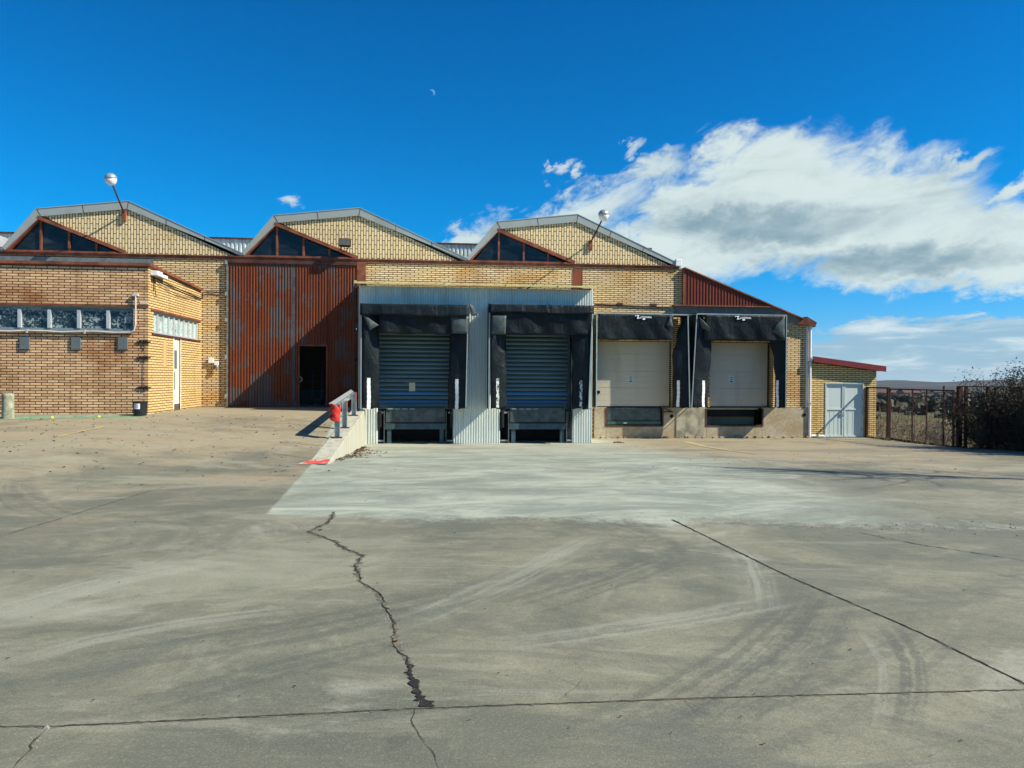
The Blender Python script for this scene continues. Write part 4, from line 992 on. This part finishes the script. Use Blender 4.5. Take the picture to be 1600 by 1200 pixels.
# ------------------------------------------------------------------ lamps
def lamp(label, base, tip, grp='arm lamps on the gables'):
    bx_, bz_ = P(base[0], base[1], FY); ty = FY-1.27; tx_, tz_ = P(tip[0], tip[1], ty)
    t = thing('arm_lamp', (bx_, FY, bz_), label, 'lamp', grp)
    MB().box(bx_-.07, bx_+.07, FY-.09, FY-.001, bz_-.34, bz_+.04).build('bracket', BROWN, t, bevel=.01)
    a, b_ = Vector((bx_, FY-.07, bz_-.05)), Vector((tx_, ty, tz_))
    MB().tube([a, b_], .030, 8).build('arm', DBROWN, t)
    c = b_+Vector((0, -.02, .08))
    MB().lathe(c, [(.001, -.24), (.08, -.225), (.14, -.17), (.18, -.08), (.19, -.001)], 20, (-.05, -.15, 1)).build('globe', PLASTW, t, smooth=True)
    MB().lathe(c, [(.20, 0), (.20, .03), (.185, .08), (.14, .14), (.07, .18), (.001, .19)], 20, (-.05, -.15, 1)).build('cap', GALV, t, smooth=True)
lamp('arm lamp with a white globe, reaching up over the left gable', (195, 331), (173.5, 283))
lamp('arm lamp with a white globe, leaning right over the right gable', (922.5, 377), (943, 339))
x_, z_ = P(538, 378, FY-.5); t = thing('floodlight', (x_, FY, z_-.3), 'dark square floodlight on a bracket at the foot of the middle gable', 'floodlight')
MB().box(x_-.22, x_+.22, FY-.50, FY-.24, z_-.14, z_+.14).build('housing', DBROWN, t, bevel=.03)
MB().box(x_-.19, x_+.19, FY-.52, FY-.501, z_-.11, z_+.11).build('lens', plain('dusty_lens', (.12, .12, .10), .3), t)
m = MB(); m.tube([(x_-.16, FY-.36, z_-.13), (x_-.12, FY-.3, z_-.28), (x_-.2, FY-.01, z_-.18)], .018, 6); m.tube([(x_+.16, FY-.36, z_-.13), (x_+.05, FY-.3, z_-.30), (x_-.2, FY-.01, z_-.30)], .018, 6); m.tube([(x_-.16, FY-.36, z_-.15), (x_+.16, FY-.36, z_-.15)], .018, 6)
m.build('bracket', DBROWN, t)

# ------------------------------------------------------------------ ramp wall with its guard rail
WX0, WX1 = -2.76, -2.32
rw = thing('ramp_wall', (-2.55, 16.8, 0), 'sloping pale concrete ramp wall with a red painted foot', 'wall')
YN = 16.55; prof = [(YN, -.5), (25.24, -.6), (25.24, .84), (YN+.1, .02), (YN, .0)]
MB().prismx(prof, WX0, WX1).build('wall', RAMPC, rw, bevel=.012)
zw = lambda y_: .02+(.84-.02)*(y_-YN-.1)/(25.24-YN-.1)
m = MB()
def fn(u, v): y_ = 16.42+.55*v-(1-u)*.10; x_ = WX0-.30*(1-v)*(1-u)+.02+(WX1-WX0-.04)*u; return x_, y_, max(zw(y_), .0)+.006
m.grid(8, 6, fn).build('red_paint', worn('flaking_red_paint', (.55, .07, .055), (.42, .42, .34), .53), rw)
def onwall(px, py):                 # where a pixel ray meets the wall top at its centre line
    y_, z_ = PW(px, py, -2.55); return y_
gr = thing('guard_rail', (-2.55, onwall(527, 693), .2), 'galvanised guard rail on three posts with a red curled end, on the ramp wall', 'guard rail')
PB = [(527, 693, 631), (538.5, 676, 626), (553, 655, 613)]
tops = []
for px_, pb, pt in PB:
    y_ = onwall(px_, pb); zb__ = zw(y_); zt__ = PW(px_, pt, -2.55)[1]; tops.append((y_, zt__))
    m = MB(); X_ = -2.55; w = .07
    m.box(X_-w, X_-w+.012, y_-.06, y_+.06, zb__, zt__); m.box(X_+w-.012, X_+w, y_-.06, y_+.06, zb__, zt__); m.box(X_-w+.012, X_+w-.012, y_-.006, y_+.006, zb__, zt__)
    po = m.build('post', GALV, gr)
    MB().box(X_-.13, X_+.13, y_-.13, y_+.13, zb__-.01, zb__+.015).build('base_plate', DBROWN, po)
    MB().box(X_+w, X_+w+.004, y_-.062, y_+.062, zt__-.28, zt__+.003).build('red_cap', RED, po)
(y1_, z1_), (y3_, z3_) = tops[0], tops[2]
def wprof(u):                       # W beam section: height, sideways
    h = -.155+.31*u; return h, .042*math.cos(u*4*math.pi)
def rail(u, v):
    y_ = y1_-.05+(y3_+1.2-y1_)*v; zc = z1_-.14+(z3_-z1_)*(y_-y1_)/(y3_-y1_); h, sx_ = wprof(u); return -2.72-sx_, y_, zc+h
MB().grid(20, 30, rail).build('beam', GALV, gr, smooth=True, solid=.006)
def endp(u, v):
    a = v*math.pi*.95; k = 1+.45*math.sin(v*3.1); h, sx_ = wprof(u); rr = .12
    y_ = y1_-.05-rr*math.sin(a); x_ = -2.72+rr*(1-math.cos(a))-sx_*(1-v); return x_, y_, z1_-.16-.13*v+h*k
MB().grid(16, 16, endp).build('curled_end', RED, gr, smooth=True, solid=.008)
m = MB()
for y_, z_ in tops: m.lathe((-2.63, y_, z_-.12), [(.02, 0), (.02, .05)], 8, (-1, 0, 0)); m.box(-2.69, -2.62, y_-.05, y_+.05, z_-.22, z_-.04)
m.build('bolts', GALV, gr)

# bin, bollard
x_, z_ = P(219, 650, 22.6); x_ = PX(219, 22.55)
t = thing('black_bin', (x_, 22.55, gh(x_, 22.55)), 'round black tub with a white label at the foot of the annex corner', 'bin'); g = gh(x_, 22.55)
MB().lathe((x_, 22.55, g), [(.17, 0), (.175, .02), (.198, .38), (.215, .385), (.215, .42), (.19, .42), (.185, .1), (.02, .1)], 26).build('tub', BIN, t, smooth=False)
m = MB(); m.grid(5, 1, lambda u, v: (x_+.197*math.sin(-.55+.9*u), 22.55-.199*math.cos(-.55+.9*u), g+.20+.16*v)); lb = m.build('label', PLASTW, t, solid=.003)
m = MB()
for k_ in range(4): m.grid(4, 1, lambda u, v, k_=k_: (x_+.203*math.sin(-.45+.55*u), 22.55-.205*math.cos(-.45+.55*u), g+.235+.03*k_+.008*v))
m.build('label_print', BLACK, lb)
x_ = PX(12.5, 22.0); g = G(12, 653)[2]
by_ = 21.9; x_ = PX(12.5, by_)
MB().lathe((x_, by_, g), [(.16, -.1), (.155, .0), (.148, .35), (.15, .66), (.14, .685), (.12, .69)], 22).build('concrete_bollard', plain('mossy_concrete', (.27, .28, .19), .9, var=.35, scale=7, bmp=.5), None, smooth=False)
tag(bpy.data.objects['concrete_bollard'], 'stubby round concrete bollard in front of the annex at the left edge', 'bollard')

# ------------------------------------------------------------------ little shed on the right
sx0, sx1 = 14.93, 17.16; st = lambda q: 2.62+(2.28-2.62)*(q-sx0)/(17.7-sx0)
sh_ = thing('brick_shed', (16.1, FY, -.4), 'small yellow brick shed with a maroon sloping roof edge and grey double doors', 'shed')
sdx0, sdx1 = PX(1289.5, FY), PX(1350, FY); sdz = PZ(1320, 598, FY)
m = MB(); m.prism([(sx0, -1), (sdx0, -1), (sdx0, sdz), (sdx1, sdz), (sdx1, -1), (sx1+.55, -1), (sx1+.55, st(sx1+.55)-.02), (sx0, st(sx0)-.02)], FY+.02, FY+.27)
m.build('wall', BSH, sh_)
m = MB().prismx([(FY+.27, -1), (FY+3.5, -1), (FY+3.5, st(17.5)-.05), (FY+.27, st(17.5)-.05)], sx1+.3, sx1+.54); m.build('side_wall', BS, sh_)
m = MB(); m.prism([(sx0-.02, st(sx0)), (17.98, st(17.98)), (17.98, st(17.98)+.22), (sx0-.02, st(sx0)+.22)], FY-.22, FY-.15); m.build('roof_trim', MAROON, sh_)
m = MB(); m.prism([(sx0, st(sx0)+.02), (17.95, st(17.95)+.02), (17.95, st(17.95)+.12), (sx0, st(sx0)+.12)], FY-.15, FY+3.7); m.build('roof', ROOF, sh_)
cxm = (sdx0+sdx1)/2
for a, b_, s in ((sdx0+.05, cxm-.015, 0), (cxm+.015, sdx1-.05, 1)):
    m = MB(); m.box(a, b_, FY+.07, FY+.10, -.38, sdz-.05)
    for k_ in range(1, 4): q = a+(b_-a)*k_/4; m.box(q-.006, q+.006, FY+.064, FY+.07, -.36, .68)
    d = m.build('door', DOORG, sh_)
    m = MB(); m.box(a, a+.05, FY+.045, FY+.07, -.38, sdz-.05); m.box(b_-.05, b_, FY+.045, FY+.07, -.38, sdz-.05)
    for q in (-.38, .70, sdz-.11): m.box(a+.05, b_-.05, FY+.045, FY+.07, q, q+.06)
    m.build('door_frame', DOORG, d)
    if s:
        for q in (-.15, .55, 1.1, 1.55): MB().box(b_+.0, b_+.06, FY+.02, FY+.045, q, q+.14).build('hinge', BLACK, d)
    else: MB().box(b_-.12, b_+.02, FY+.02, FY+.045, .48, .60).build('latch', GALV, d)
m = MB(); m.box(sdx0-.0, sdx0+.05, FY+.0, FY+.11, -.4, sdz); m.box(sdx1-.05, sdx1, FY+.0, FY+.11, -.4, sdz); m.box(sdx0+.05, sdx1-.05, FY+.0, FY+.11, sdz-.05, sdz)
m.build('door_surround', ALU, sh_)
MB().tube([(sx0+.0, FY-.07, -.33), (sx0+.55, FY-.06, -.35)], .05, 8).build('ground_pipe', WHITEP, sh_)

# ------------------------------------------------------------------ fence, gate, posts along the right side
FX = 17.28
def fy(px, py=640): return PW(px, py, FX)[0]
def fz(px, py): return PW(px, py, FX)[1]
gate_y0, gate_y1 = fy(1391), fy(1496)
def meshwires(y0, y1, z0, z1, sy, sz, x=FX):
    m = MB(); r_ = .0022; y_ = min(y0, y1)
    while y_ < max(y0, y1): m.box(x-r_, x+r_, y_-r_, y_+r_, z0, z1); y_ += sy
    z_ = z0
    while z_ < z1: m.box(x-r_, x+r_, min(y0, y1), max(y0, y1), z_-r_, z_+r_); z_ += sz
    return m
t = thing('mesh_fence', (FX, fy(1363), -.42), 'narrow rusty fence panel against the shed corner', 'fence')
y0, y1 = FY-.05, fy(1387.5); zt = fz(1363, 604.5)
m = MB(); m.box(FX-.04, FX+.04, y0-.05, y0+.05, -.6, zt); m.box(FX-.035, FX+.035, y1-.05, y1+.05, -.6, zt-.0); m.each('post', RUSTF, t)
m = MB(); m.box(FX-.03, FX+.03, y1+.05, y0-.05, zt-.06, zt); m.box(FX-.03, FX+.03, y1+.05, y0-.05, -.40, -.33); m.build('rail', RUSTF, t)
meshwires(y0, y1, -.33, zt-.06, .15, .15).build('wire_mesh', RUSTF, t)
t = thing('yard_gate', (FX, gate_y0, -.4), 'low rusty sliding gate of thin upright bars across the yard exit', 'gate')
zt = fz(1440, 608)
m = MB(); m.box(FX-.10, FX-.04, gate_y1+.06, gate_y0-.06, zt-.05, zt); m.box(FX-.10, FX-.04, gate_y1+.06, gate_y0-.06, -.36, -.28); m.box(FX-.10, FX-.04, gate_y0-.11, gate_y0-.06, -.28, zt-.05); m.box(FX-.10, FX-.04, gate_y1+.06, gate_y1+.11, -.28, zt-.05)
m.build('frame', RUSTF, t)
for px_ in (1428.5, 1450.5): q = fy(px_); MB().box(FX-.085, FX-.055, q-.02, q+.02, -.28, zt-.05).build('bar', RUSTF, t)
meshwires(gate_y1+.12, gate_y0-.14, -.28, zt-.05, .18, .18, FX-.07).build('wire_mesh', RUSTF, t)
q = fy(1482, 650); MB().box(FX-.20, FX-.16, q-.025, q+.025, -.42, fz(1482, 603)).build('thin_gate_post', RUSTF, None)
tag(bpy.data.objects['thin_gate_post'], 'thin rusty upright in front of the low gate', 'post')
q = fy(1499, 650); m = MB().box(FX-.08, FX+.08, q-.055, q+.055, -.5, fz(1499, 603)); m.box(FX-.16, FX+.16, q-.17, q+.17, -.5, -.28); m.build('gate_post', RUSTF, None, bevel=.01)
tag(bpy.data.objects['gate_post'], 'thick rusty gate post at the right end of the low gate', 'post')
t = thing('fence_run', (FX, fy(1509), -.4), 'rusty mesh fence running in front of the dark shrub', 'fence')
zt = fz(1540, 603.5)
for px_ in (1509, 1543, 1556, 1597, 1650, 1720, 1800):
    q = fy(px_, 650); MB().box(FX-.04, FX+.04, q-.04, q+.04, -.5, zt+(0 if px_ != 1556 else -.05)).build('post', RUSTF, t)
m = MB(); m.box(FX-.02, FX+.02, fy(1800), fy(1499), zt-.03, zt); m.box(FX-.025, FX+.025, fy(1800), fy(1499), -.38, -.33); m.build('rail', RUSTF, t)
meshwires(fy(1800), fy(1509), -.33, zt-.03, .2, .2).build('wire_mesh', RUSTF, t)
t_ = MB(); t_.box(FX-.18, FX+.14, fy(1800), fy(1499)+.1, -.7, -.30); t_.build('fence_shade_base', plain('shade_dark_base', (.06, .045, .035), .9, var=.4), t)  # near-black base, the shade along the fence foot put into its colour

# ------------------------------------------------------------------ vegetation
def bark(name, c): return plain(name, c, .9, var=.4, scale=12)
TWIG = bark('dark_twigs', (.045, .036, .028)); GTWIG = bark('grey_twigs', (.17, .145, .11))
def leafm(name, c1, c2):
    m, b = newmat(name, .75, 0, .2); x, y, z = pos(); n = noi(vec(x*2, y*2, z*2), 1., 4, .7); n2 = noi(vec(x*23, y*23, z*23), 1., 2)
    setc(b, mixc(sstep(n*.5+n2*.5, .42, .6), c1, c2)); return m
LEAFD = leafm('dark_shrub_leaves', (.022, .022, .012), (.075, .058, .032)); LEAFB = leafm('brown_dry_leaves', (.10, .06, .03), (.20, .13, .06))
LEAFG = leafm('grey_scrub', (.085, .080, .050), (.17, .14, .095))
def stick(m, a, d, L, r, lev, tips, wig=.25, n=4, kids=3, shrink=.62, up=.15):
    pts = [Vector(a)]; d = Vector(d).normalized()
    for i in range(n):
        d = (d+Vector((random.gauss(0, wig), random.gauss(0, wig), random.gauss(0, wig)+up))*.5).normalized(); pts.append(pts[-1]+d*L/n)
        if lev > 0:
            for _ in range(kids if i else kids-1):
                if random.random() < .75:
                    e = (d+Vector((random.gauss(0, .7), random.gauss(0, .7), random.gauss(0, .5)))).normalized()
                    stick(m, pts[-1], e, L*shrink*random.uniform(.6, 1.1), r*.5, lev-1, tips, wig, max(2, n-1), max(1, kids-1), shrink, up)
        tips.append(pts[-1].copy())
    m.tube(pts, [r*(1-.6*i/n) for i in range(n+1)], 3 if lev < 2 else 5, False)
def leaves(m, tips, k, s, spread):
    for p in tips:
        for _ in range(k):
            c = p+Vector([random.gauss(0, spread) for _ in range(3)]); a = Vector([random.gauss(0, 1) for _ in range(3)]).normalized(); b_ = a.orthogonal().normalized(); w = s*random.uniform(.5, 1.2)
            b_ = (Matrix.Rotation(random.random()*6.3, 3, a) @ b_); c2 = a.cross(b_)
            m.add([c-b_*w, c+c2*w*.45, c+b_*w, c-c2*w*.45], [(0, 1, 2, 3)])
random.seed(21)
def shrub(label, cx, cy, z, rad, H, stems, k, s, mt, ml, name='shrub', lev=2, group=None):
    t = thing(name, (cx, cy, z), label, 'shrub', group); m = MB(); tips = []
    for _ in range(stems):
        a = random.random()*6.28; q = rad*math.sqrt(random.random()); x_, y_ = cx+q*math.cos(a)*.6, cy+q*math.sin(a)*.6
        stick(m, (x_, y_, z-.1), (math.cos(a)*.3*q/rad, math.sin(a)*.3*q/rad, 1), H*random.uniform(.6, 1.0), .018, lev, tips, .30, 5, 3, .42)
    m.build('stems', mt, t); l = MB(); leaves(l, tips, k, s, .09); l.build('leaves', ml, t)
    return t
shrub('tall dark shrub with bare twiggy top growing through the rusty mesh fence', 18.3, 19.9, -.6, 1.8, 2.3, 84, 3, .042, TWIG, LEAFD)
shrub('dark tangled shrub at the right edge, beside the rusty fence', 18.0, 17.4, -.6, 1.6, 2.05, 66, 3, .045, TWIG, LEAFD)
shrub('low dark shrub just behind the thick gate post', 18.1, 21.7, -.6, 1.05, 2.1, 44, 3, .04, TWIG, LEAFD)
# bare tree out of frame whose long shadow lies over the yard
t = thing('bare_tree', (15.5, 11.5, 0), 'bare young tree standing right of the yard', 'tree'); m = MB(); tips = []
bz = Vector((15.5, 11.5, -.1))
m.tube([bz, bz+Vector((.1, 0, 2.5)), bz+Vector((0, .1, 5)), bz+Vector((.2, .1, 8.2))], [.06, .05, .035, .012], 7)
for h_, dx_, dy_, L in ((5.0, -.3, -.5, 2.6), (5.9, .4, -.3, 2.2), (6.6, -.4, .3, 1.6), (4.0, -.1, -.6, 2.6), (2.6, .9, .3, 3.2), (3.2, -.8, .2, 3.0), (3.8, .5, -.4, 2.8), (4.4, -.4, .5, 2.6), (5.2, .5, .3, 2.0), (5.6, -.5, -.3, 1.9), (6.3, .3, .2, 1.2)):
    stick(m, bz+Vector((.05, .05, h_)), (dx_*.6, dy_*.8, 1.4), L*1.15, .034, 2, tips, .12, 6, 2, .5, .3)
m.build('trunk', GTWIG, t)
# scrub behind the fence
random.seed(5)
SCR = [(1378, 34, 2.0, 1.5, 'grey leafless bush behind the narrow panel, next to the shed'), (1408, 31, 2.2, 1.6, 'widest grey bush behind the left half of the gate'), (1432, 35, 1.5, 1.1, 'grey bush behind the first bar of the gate'),
       (1462, 30, 1.1, .95, 'small pale bush behind the middle of the gate'), (1484, 33, 1.0, .8, 'lowest pale bush near the thick gate post')]
for px_, D, rad, H, lb_ in SCR:
    a = math.atan((px_-800)/F)+YAW; x_, y_ = D/math.cos(a-YAW)*math.sin(a), D/math.cos(a-YAW)*math.cos(a)
    shrub(lb_, x_, y_, terr(x_, y_), rad, H, 26, 1, .03, GTWIG, LEAFG, 'dry_bush', 1, 'dry bushes beyond the fence')
m = MB()
for _ in range(5200):
    px_ = random.uniform(1355, 1640); D = random.uniform(27, 62)**1; a = math.atan((px_-800)/F)+YAW; k = D/math.cos(a-YAW); x_, y_ = k*math.sin(a), k*math.cos(a)
    if x_ < 17.9: continue
    z_ = terr(x_, y_); h_ = random.uniform(.08, .38); q = random.gauss(0, .12); w = .012+.0006*D
    m.add([(x_-w, y_, z_-.02), (x_+w, y_, z_-.02), (x_+q, y_+random.gauss(0, .1), z_+h_)], [(0, 1, 2)])
tag(m.build('dry_grass', leafm('straw_grass', (.16, .13, .06), (.40, .30, .15)), None), 'dry straw coloured grass beyond the fence', 'grass', kind='stuff')
m = MB()
for _ in range(2600):
    q = random.uniform(14, 28.5); x_ = 17.9+abs(random.gauss(0, 1.6)); z_ = terr(x_, q)+.02; s = random.uniform(.03, .09); a = random.random()*6.3; u = random.uniform(0, .05)
    m.add([(x_, q, z_), (x_+s*math.cos(a), q+s*math.sin(a), z_+u), (x_+s*math.cos(a+1.2), q+s*math.sin(a+1.2), z_+.04+u)], [(0, 1, 2)])
tag(m.build('leaf_litter', leafm('pale_litter', (.30, .20, .09), (.55, .42, .24)), None), 'pale dry leaves littering the strip beyond the fence', 'leaf litter', kind='stuff')

# far scrub wood as one mass, rows of clumps
m = MB(); ml2 = MB()
random.seed(9)
def clump(m, x_, y_, z_, w, h_, n):
    for _ in range(n):
        a = Vector([random.gauss(0, 1) for _ in range(3)]).normalized()*random.uniform(.6, 1); c = Vector((x_+a.x*w*.5, y_+a.y*w*.5, z_+h_*.5+a.z*h_*.5)); s = w*random.uniform(.12, .22)
        q = Vector([random.gauss(0, 1) for _ in range(3)]).normalized(); r_ = q.orthogonal().normalized(); t2 = q.cross(r_); m.add([c-r_*s, c+t2*s, c+r_*s, c-t2*s], [(0, 1, 2, 3)])
for _ in range(640):
    D = random.choice((random.uniform(48, 105), random.uniform(105, 180), random.uniform(180, 420), random.uniform(420, 900))); px_ = random.uniform(1250, 1700); a = math.atan((px_-800)/F)+YAW; k = D/math.cos(a-YAW)
    x_, y_ = k*math.sin(a), k*math.cos(a); s = random.uniform(.5, 1.)*(.4 if D < 105 else 1)
    if D < 105 and random.random() < .8: continue
    clump(m, x_, y_, terr(x_, y_)-.3, 4.2*s+D*.010, 1.7*s+D*.0045, 36)
tag(m.build('far_wood', leafm('far_foliage', (.050, .056, .034), (.125, .110, .068)), None), 'dark scrubby wood filling the valley before the village', 'wood', kind='stuff')
# village houses
random.seed(3)
HW = plain('far_house_wall', (.22, .20, .16), .9, var=.1); HR = plain('far_house_roof', (.12, .05, .035), .9, var=.2)
HS = [(1368, 613.5, 620, 9, 'far house with red roof just right of the shed'), (1385, 614, 760, 13, 'long far red roof seen through the narrow fence panel'), (1403, 613, 820, 9, 'far house left of the gate bars, lowest in the village'), (1419, 614, 700, 15, 'wide far red roof behind the first gate bar'),
      (1436, 619, 560, 6, 'sunlit cream far house right of the first gate bar'), (1444, 612.5, 900, 14, 'far red roofs between the two gate bars'), (1463, 612.5, 850, 10, 'pale far house right of the second gate bar'), (1456, 627, 330, 3.4, 'tiny white hut below the village'), (1473, 612, 900, 12, 'far red roof left of the thin upright'), (1489, 612.5, 800, 9, 'far house left of the thick gate post')]
for px_, py_, D, w, lb_ in HS:
    d = ray(px_, py_); k = D; x_, y_ = d.x*k, d.y*k; z_ = EYE+d.z*k-w*.22; dp_ = w*.8
    t = thing('village_house', (x_, y_, z_), lb_, 'house', 'village houses in the valley')
    MB().box(x_-w/2, x_+w/2, y_-dp_/2, y_+dp_/2, z_-6, z_+w*.26).build('wall', WHITEP if w < 4 else HW, t)
    MB().prismx([(y_-dp_*.6, z_+w*.25), (y_+dp_*.6, z_+w*.25), (y_, z_+w*.48)], x_-w*.56, x_+w*.56).build('roof', HR if w > 4 else GALV, t)

# ------------------------------------------------------------------ small things on the ground
random.seed(14)
LB = leafm('fallen_leaf', (.12, .05, .025), (.25, .13, .06)); LD = leafm('dark_fallen_leaf', (.03, .022, .014), (.08, .05, .03))
def leafmesh(m, x_, y_, s, z_=None):
    z_ = (gh(x_, y_) if z_ is None else z_)+.006; a = random.random()*6.3; n = 7; v = []
    for i in range(n):
        t_ = 2*math.pi*i/n; r_ = s*(1-.35*(i % 2))*random.uniform(.7, 1.1); v.append((x_+r_*math.cos(t_+a), y_+r_*.55*math.sin(t_+a), z_+random.uniform(0, s*.5)))
    v.append((x_, y_, z_)); m.add(v, [(i, (i+1) % n, n) for i in range(n)])
m = MB(); m2 = MB()
for _ in range(260):                 # pile by the ramp wall
    t_ = random.random()**.8; y_ = 17.0+6.6*t_+random.gauss(0, .15); x_ = -2.28+abs(random.gauss(0, .10+.30*math.sin(math.pi*min(1, t_*1.1))**2)); leafmesh(m if random.random() < .5 else m2, x_, y_, random.uniform(.025, .06), gh(0, y_)+random.uniform(0, .03))
o = m.build('leaf_drift', LB, None); tag(o, 'brown fallen leaves gathered along the foot of the ramp wall', 'fallen leaves', kind='stuff')
for _ in range(240):
    px_, py_ = random.uniform(0, 520), 650+random.expovariate(1/35.)
    if 205 < px_ and py_ < 645: continue
    x_, y_, z_ = G(px_, py_); 
    if z_ < 1.5 and y_ < 27: leafmesh(m2, x_, y_, random.uniform(.015, .045))
for _ in range(70):
    px_, py_ = random.uniform(0, 1600), random.uniform(720, 1190); x_, y_, z_ = G(px_, py_); leafmesh(m2, x_, y_, random.uniform(.006, .016)*(.6+y_*.05))
for _ in range(120):
    px_ = random.uniform(930, 1500); py_ = random.uniform(692, 735); x_, y_, z_ = G(px_, py_); leafmesh(m2, x_, y_, random.uniform(.01, .03))
tag(m2.build('scattered_debris', LD, None), 'dark leaf scraps scattered over the concrete yard', 'debris', kind='stuff')
for px_, py_, s, lb_ in ((1329, 1016, .017, 'single red brown leaf on the concrete right of the middle'), (1178, 1086, .016, 'curled brown leaf lying on the cross joint'), (1193, 1164, .014, 'small brown leaf near the bottom edge'), (618, 1003, .026, 'pale orange leaf caught in the crack'), (12, 1030, .016, 'brown leaf at the left edge of the yard'), (1507, 923, .018, 'dark red leaf far right of the diagonal joint')):
    x_, y_, z_ = G(px_, py_); m = MB(); leafmesh(m, x_, y_, s); leafmesh(m, x_+s*.4, y_+s*.1, s*.6); tag(m.build('fallen_leaf', LB, None), lb_, 'leaf', 'single leaves on the yard')
# broken concrete in the crack and along the seam
ST = plain('chipped_concrete', (.19, .19, .135), .9, var=.35, scale=30)
def pebble(m, x_, y_, s):
    z_ = gh(x_, y_)+s*.3; k = 6; v = [(x_+s*random.uniform(.6, 1)*math.cos(i*1.05), y_+s*random.uniform(.6, 1)*math.sin(i*1.05), z_-s*.4) for i in range(k)]+[(x_+random.gauss(0, s*.2), y_, z_+s*random.uniform(.2, .5))]
    m.add(v, [(i, (i+1) % k, k) for i in range(k)])
m = MB()
for cx_, cy_, n, sp, s in ((656, 1093, 50, 5, .004), (663, 1099, 26, 3, .0055), (608, 966, 45, 6, .006), (645, 1060, 20, 4, .004), (56, 1156, 40, 7, .004), (625, 1010, 14, 6, .006), (74, 1138, 1, 1, .016)):
    for _ in range(n):
        x_, y_, z_ = G(cx_+random.gauss(0, sp), cy_+random.gauss(0, sp*.8)); pebble(m, x_, y_, s*random.uniform(.5, 2))
for _ in range(190):
    t_ = random.random(); px_ = 1230+t_*370+random.gauss(0, 20); x_, y_, z_ = G(px_, 828-t_*8+random.gauss(0, 7)); pebble(m, x_, y_, random.uniform(.006, .026)*random.choice((.5, 1)))
for _ in range(90): x_, y_, z_ = G(random.uniform(520, 1250), 808+random.gauss(0, 3)); pebble(m, x_, y_, random.uniform(.006, .018))
tag(m.build('concrete_crumbs', ST, None), 'crumbs of broken concrete along cracks and slab seam', 'rubble', kind='stuff')
x_, y_, z_ = G(965, 692); m = MB()
for _ in range(16): pebble(m, x_+random.gauss(0, .10), y_+random.gauss(0, .05), random.uniform(.05, .10))
tag(m.build('dirt_clod', plain('dark_dirt', (.10, .075, .045), .95, var=.4), None), 'small heap of dark dirt below the first beige dock door', 'dirt')

# weeds at the fence foot and along the wall bases
random.seed(31); m = MB()
def tuft(x_, y_, z_, n, h_):
    for _ in range(n):
        a = random.random()*6.3; q = random.uniform(0, .05); w = .006; hh = h_*random.uniform(.4, 1); bx_, by_ = x_+q*math.cos(a), y_+q*math.sin(a)
        m.add([(bx_-w, by_, z_), (bx_+w, by_, z_), (bx_+hh*.4*math.cos(a), by_+hh*.4*math.sin(a), z_+hh)], [(0, 1, 2)])
for _ in range(150): q = random.uniform(14, 27.6); tuft(17.12+random.gauss(0, .05), q, gh(17, q)-.01, 7, .22)
for _ in range(26): q = random.uniform(-14, -8.6); tuft(q, 22.93, gh(q, 22.9)-.01, 5, .08)
for _ in range(22): q = random.uniform(23.1, 27.9); tuft(-8.47, q, gh(-8.4, q)-.01, 5, .07)
for _ in range(34): q = random.uniform(6.2, 14.7); tuft(q, 27.88, gh(q, 27.8)-.01, 5, .08)
tag(m.build('weeds', leafm('dry_weeds', (.09, .10, .04), (.25, .20, .10)), None), 'dry weeds sprouting along the fence and wall feet', 'weeds', kind='stuff')
# thin autumn air
m = bpy.data.materials.new('haze_air'); m.use_nodes = True; n_ = m.node_tree; n_.nodes.clear()
o_ = n_.nodes.new('ShaderNodeOutputMaterial'); v_ = n_.nodes.new('ShaderNodeVolumePrincipled'); v_.inputs['Color'].default_value = (.80, .90, 1, 1)
v_.inputs['Density'].default_value = .00006; n_.links.new(v_.outputs[0], o_.inputs['Volume'])
tag(MB().box(-5200, 5200, -5200, 5200, -45, 45).build('haze', m, None), kind='stuff')
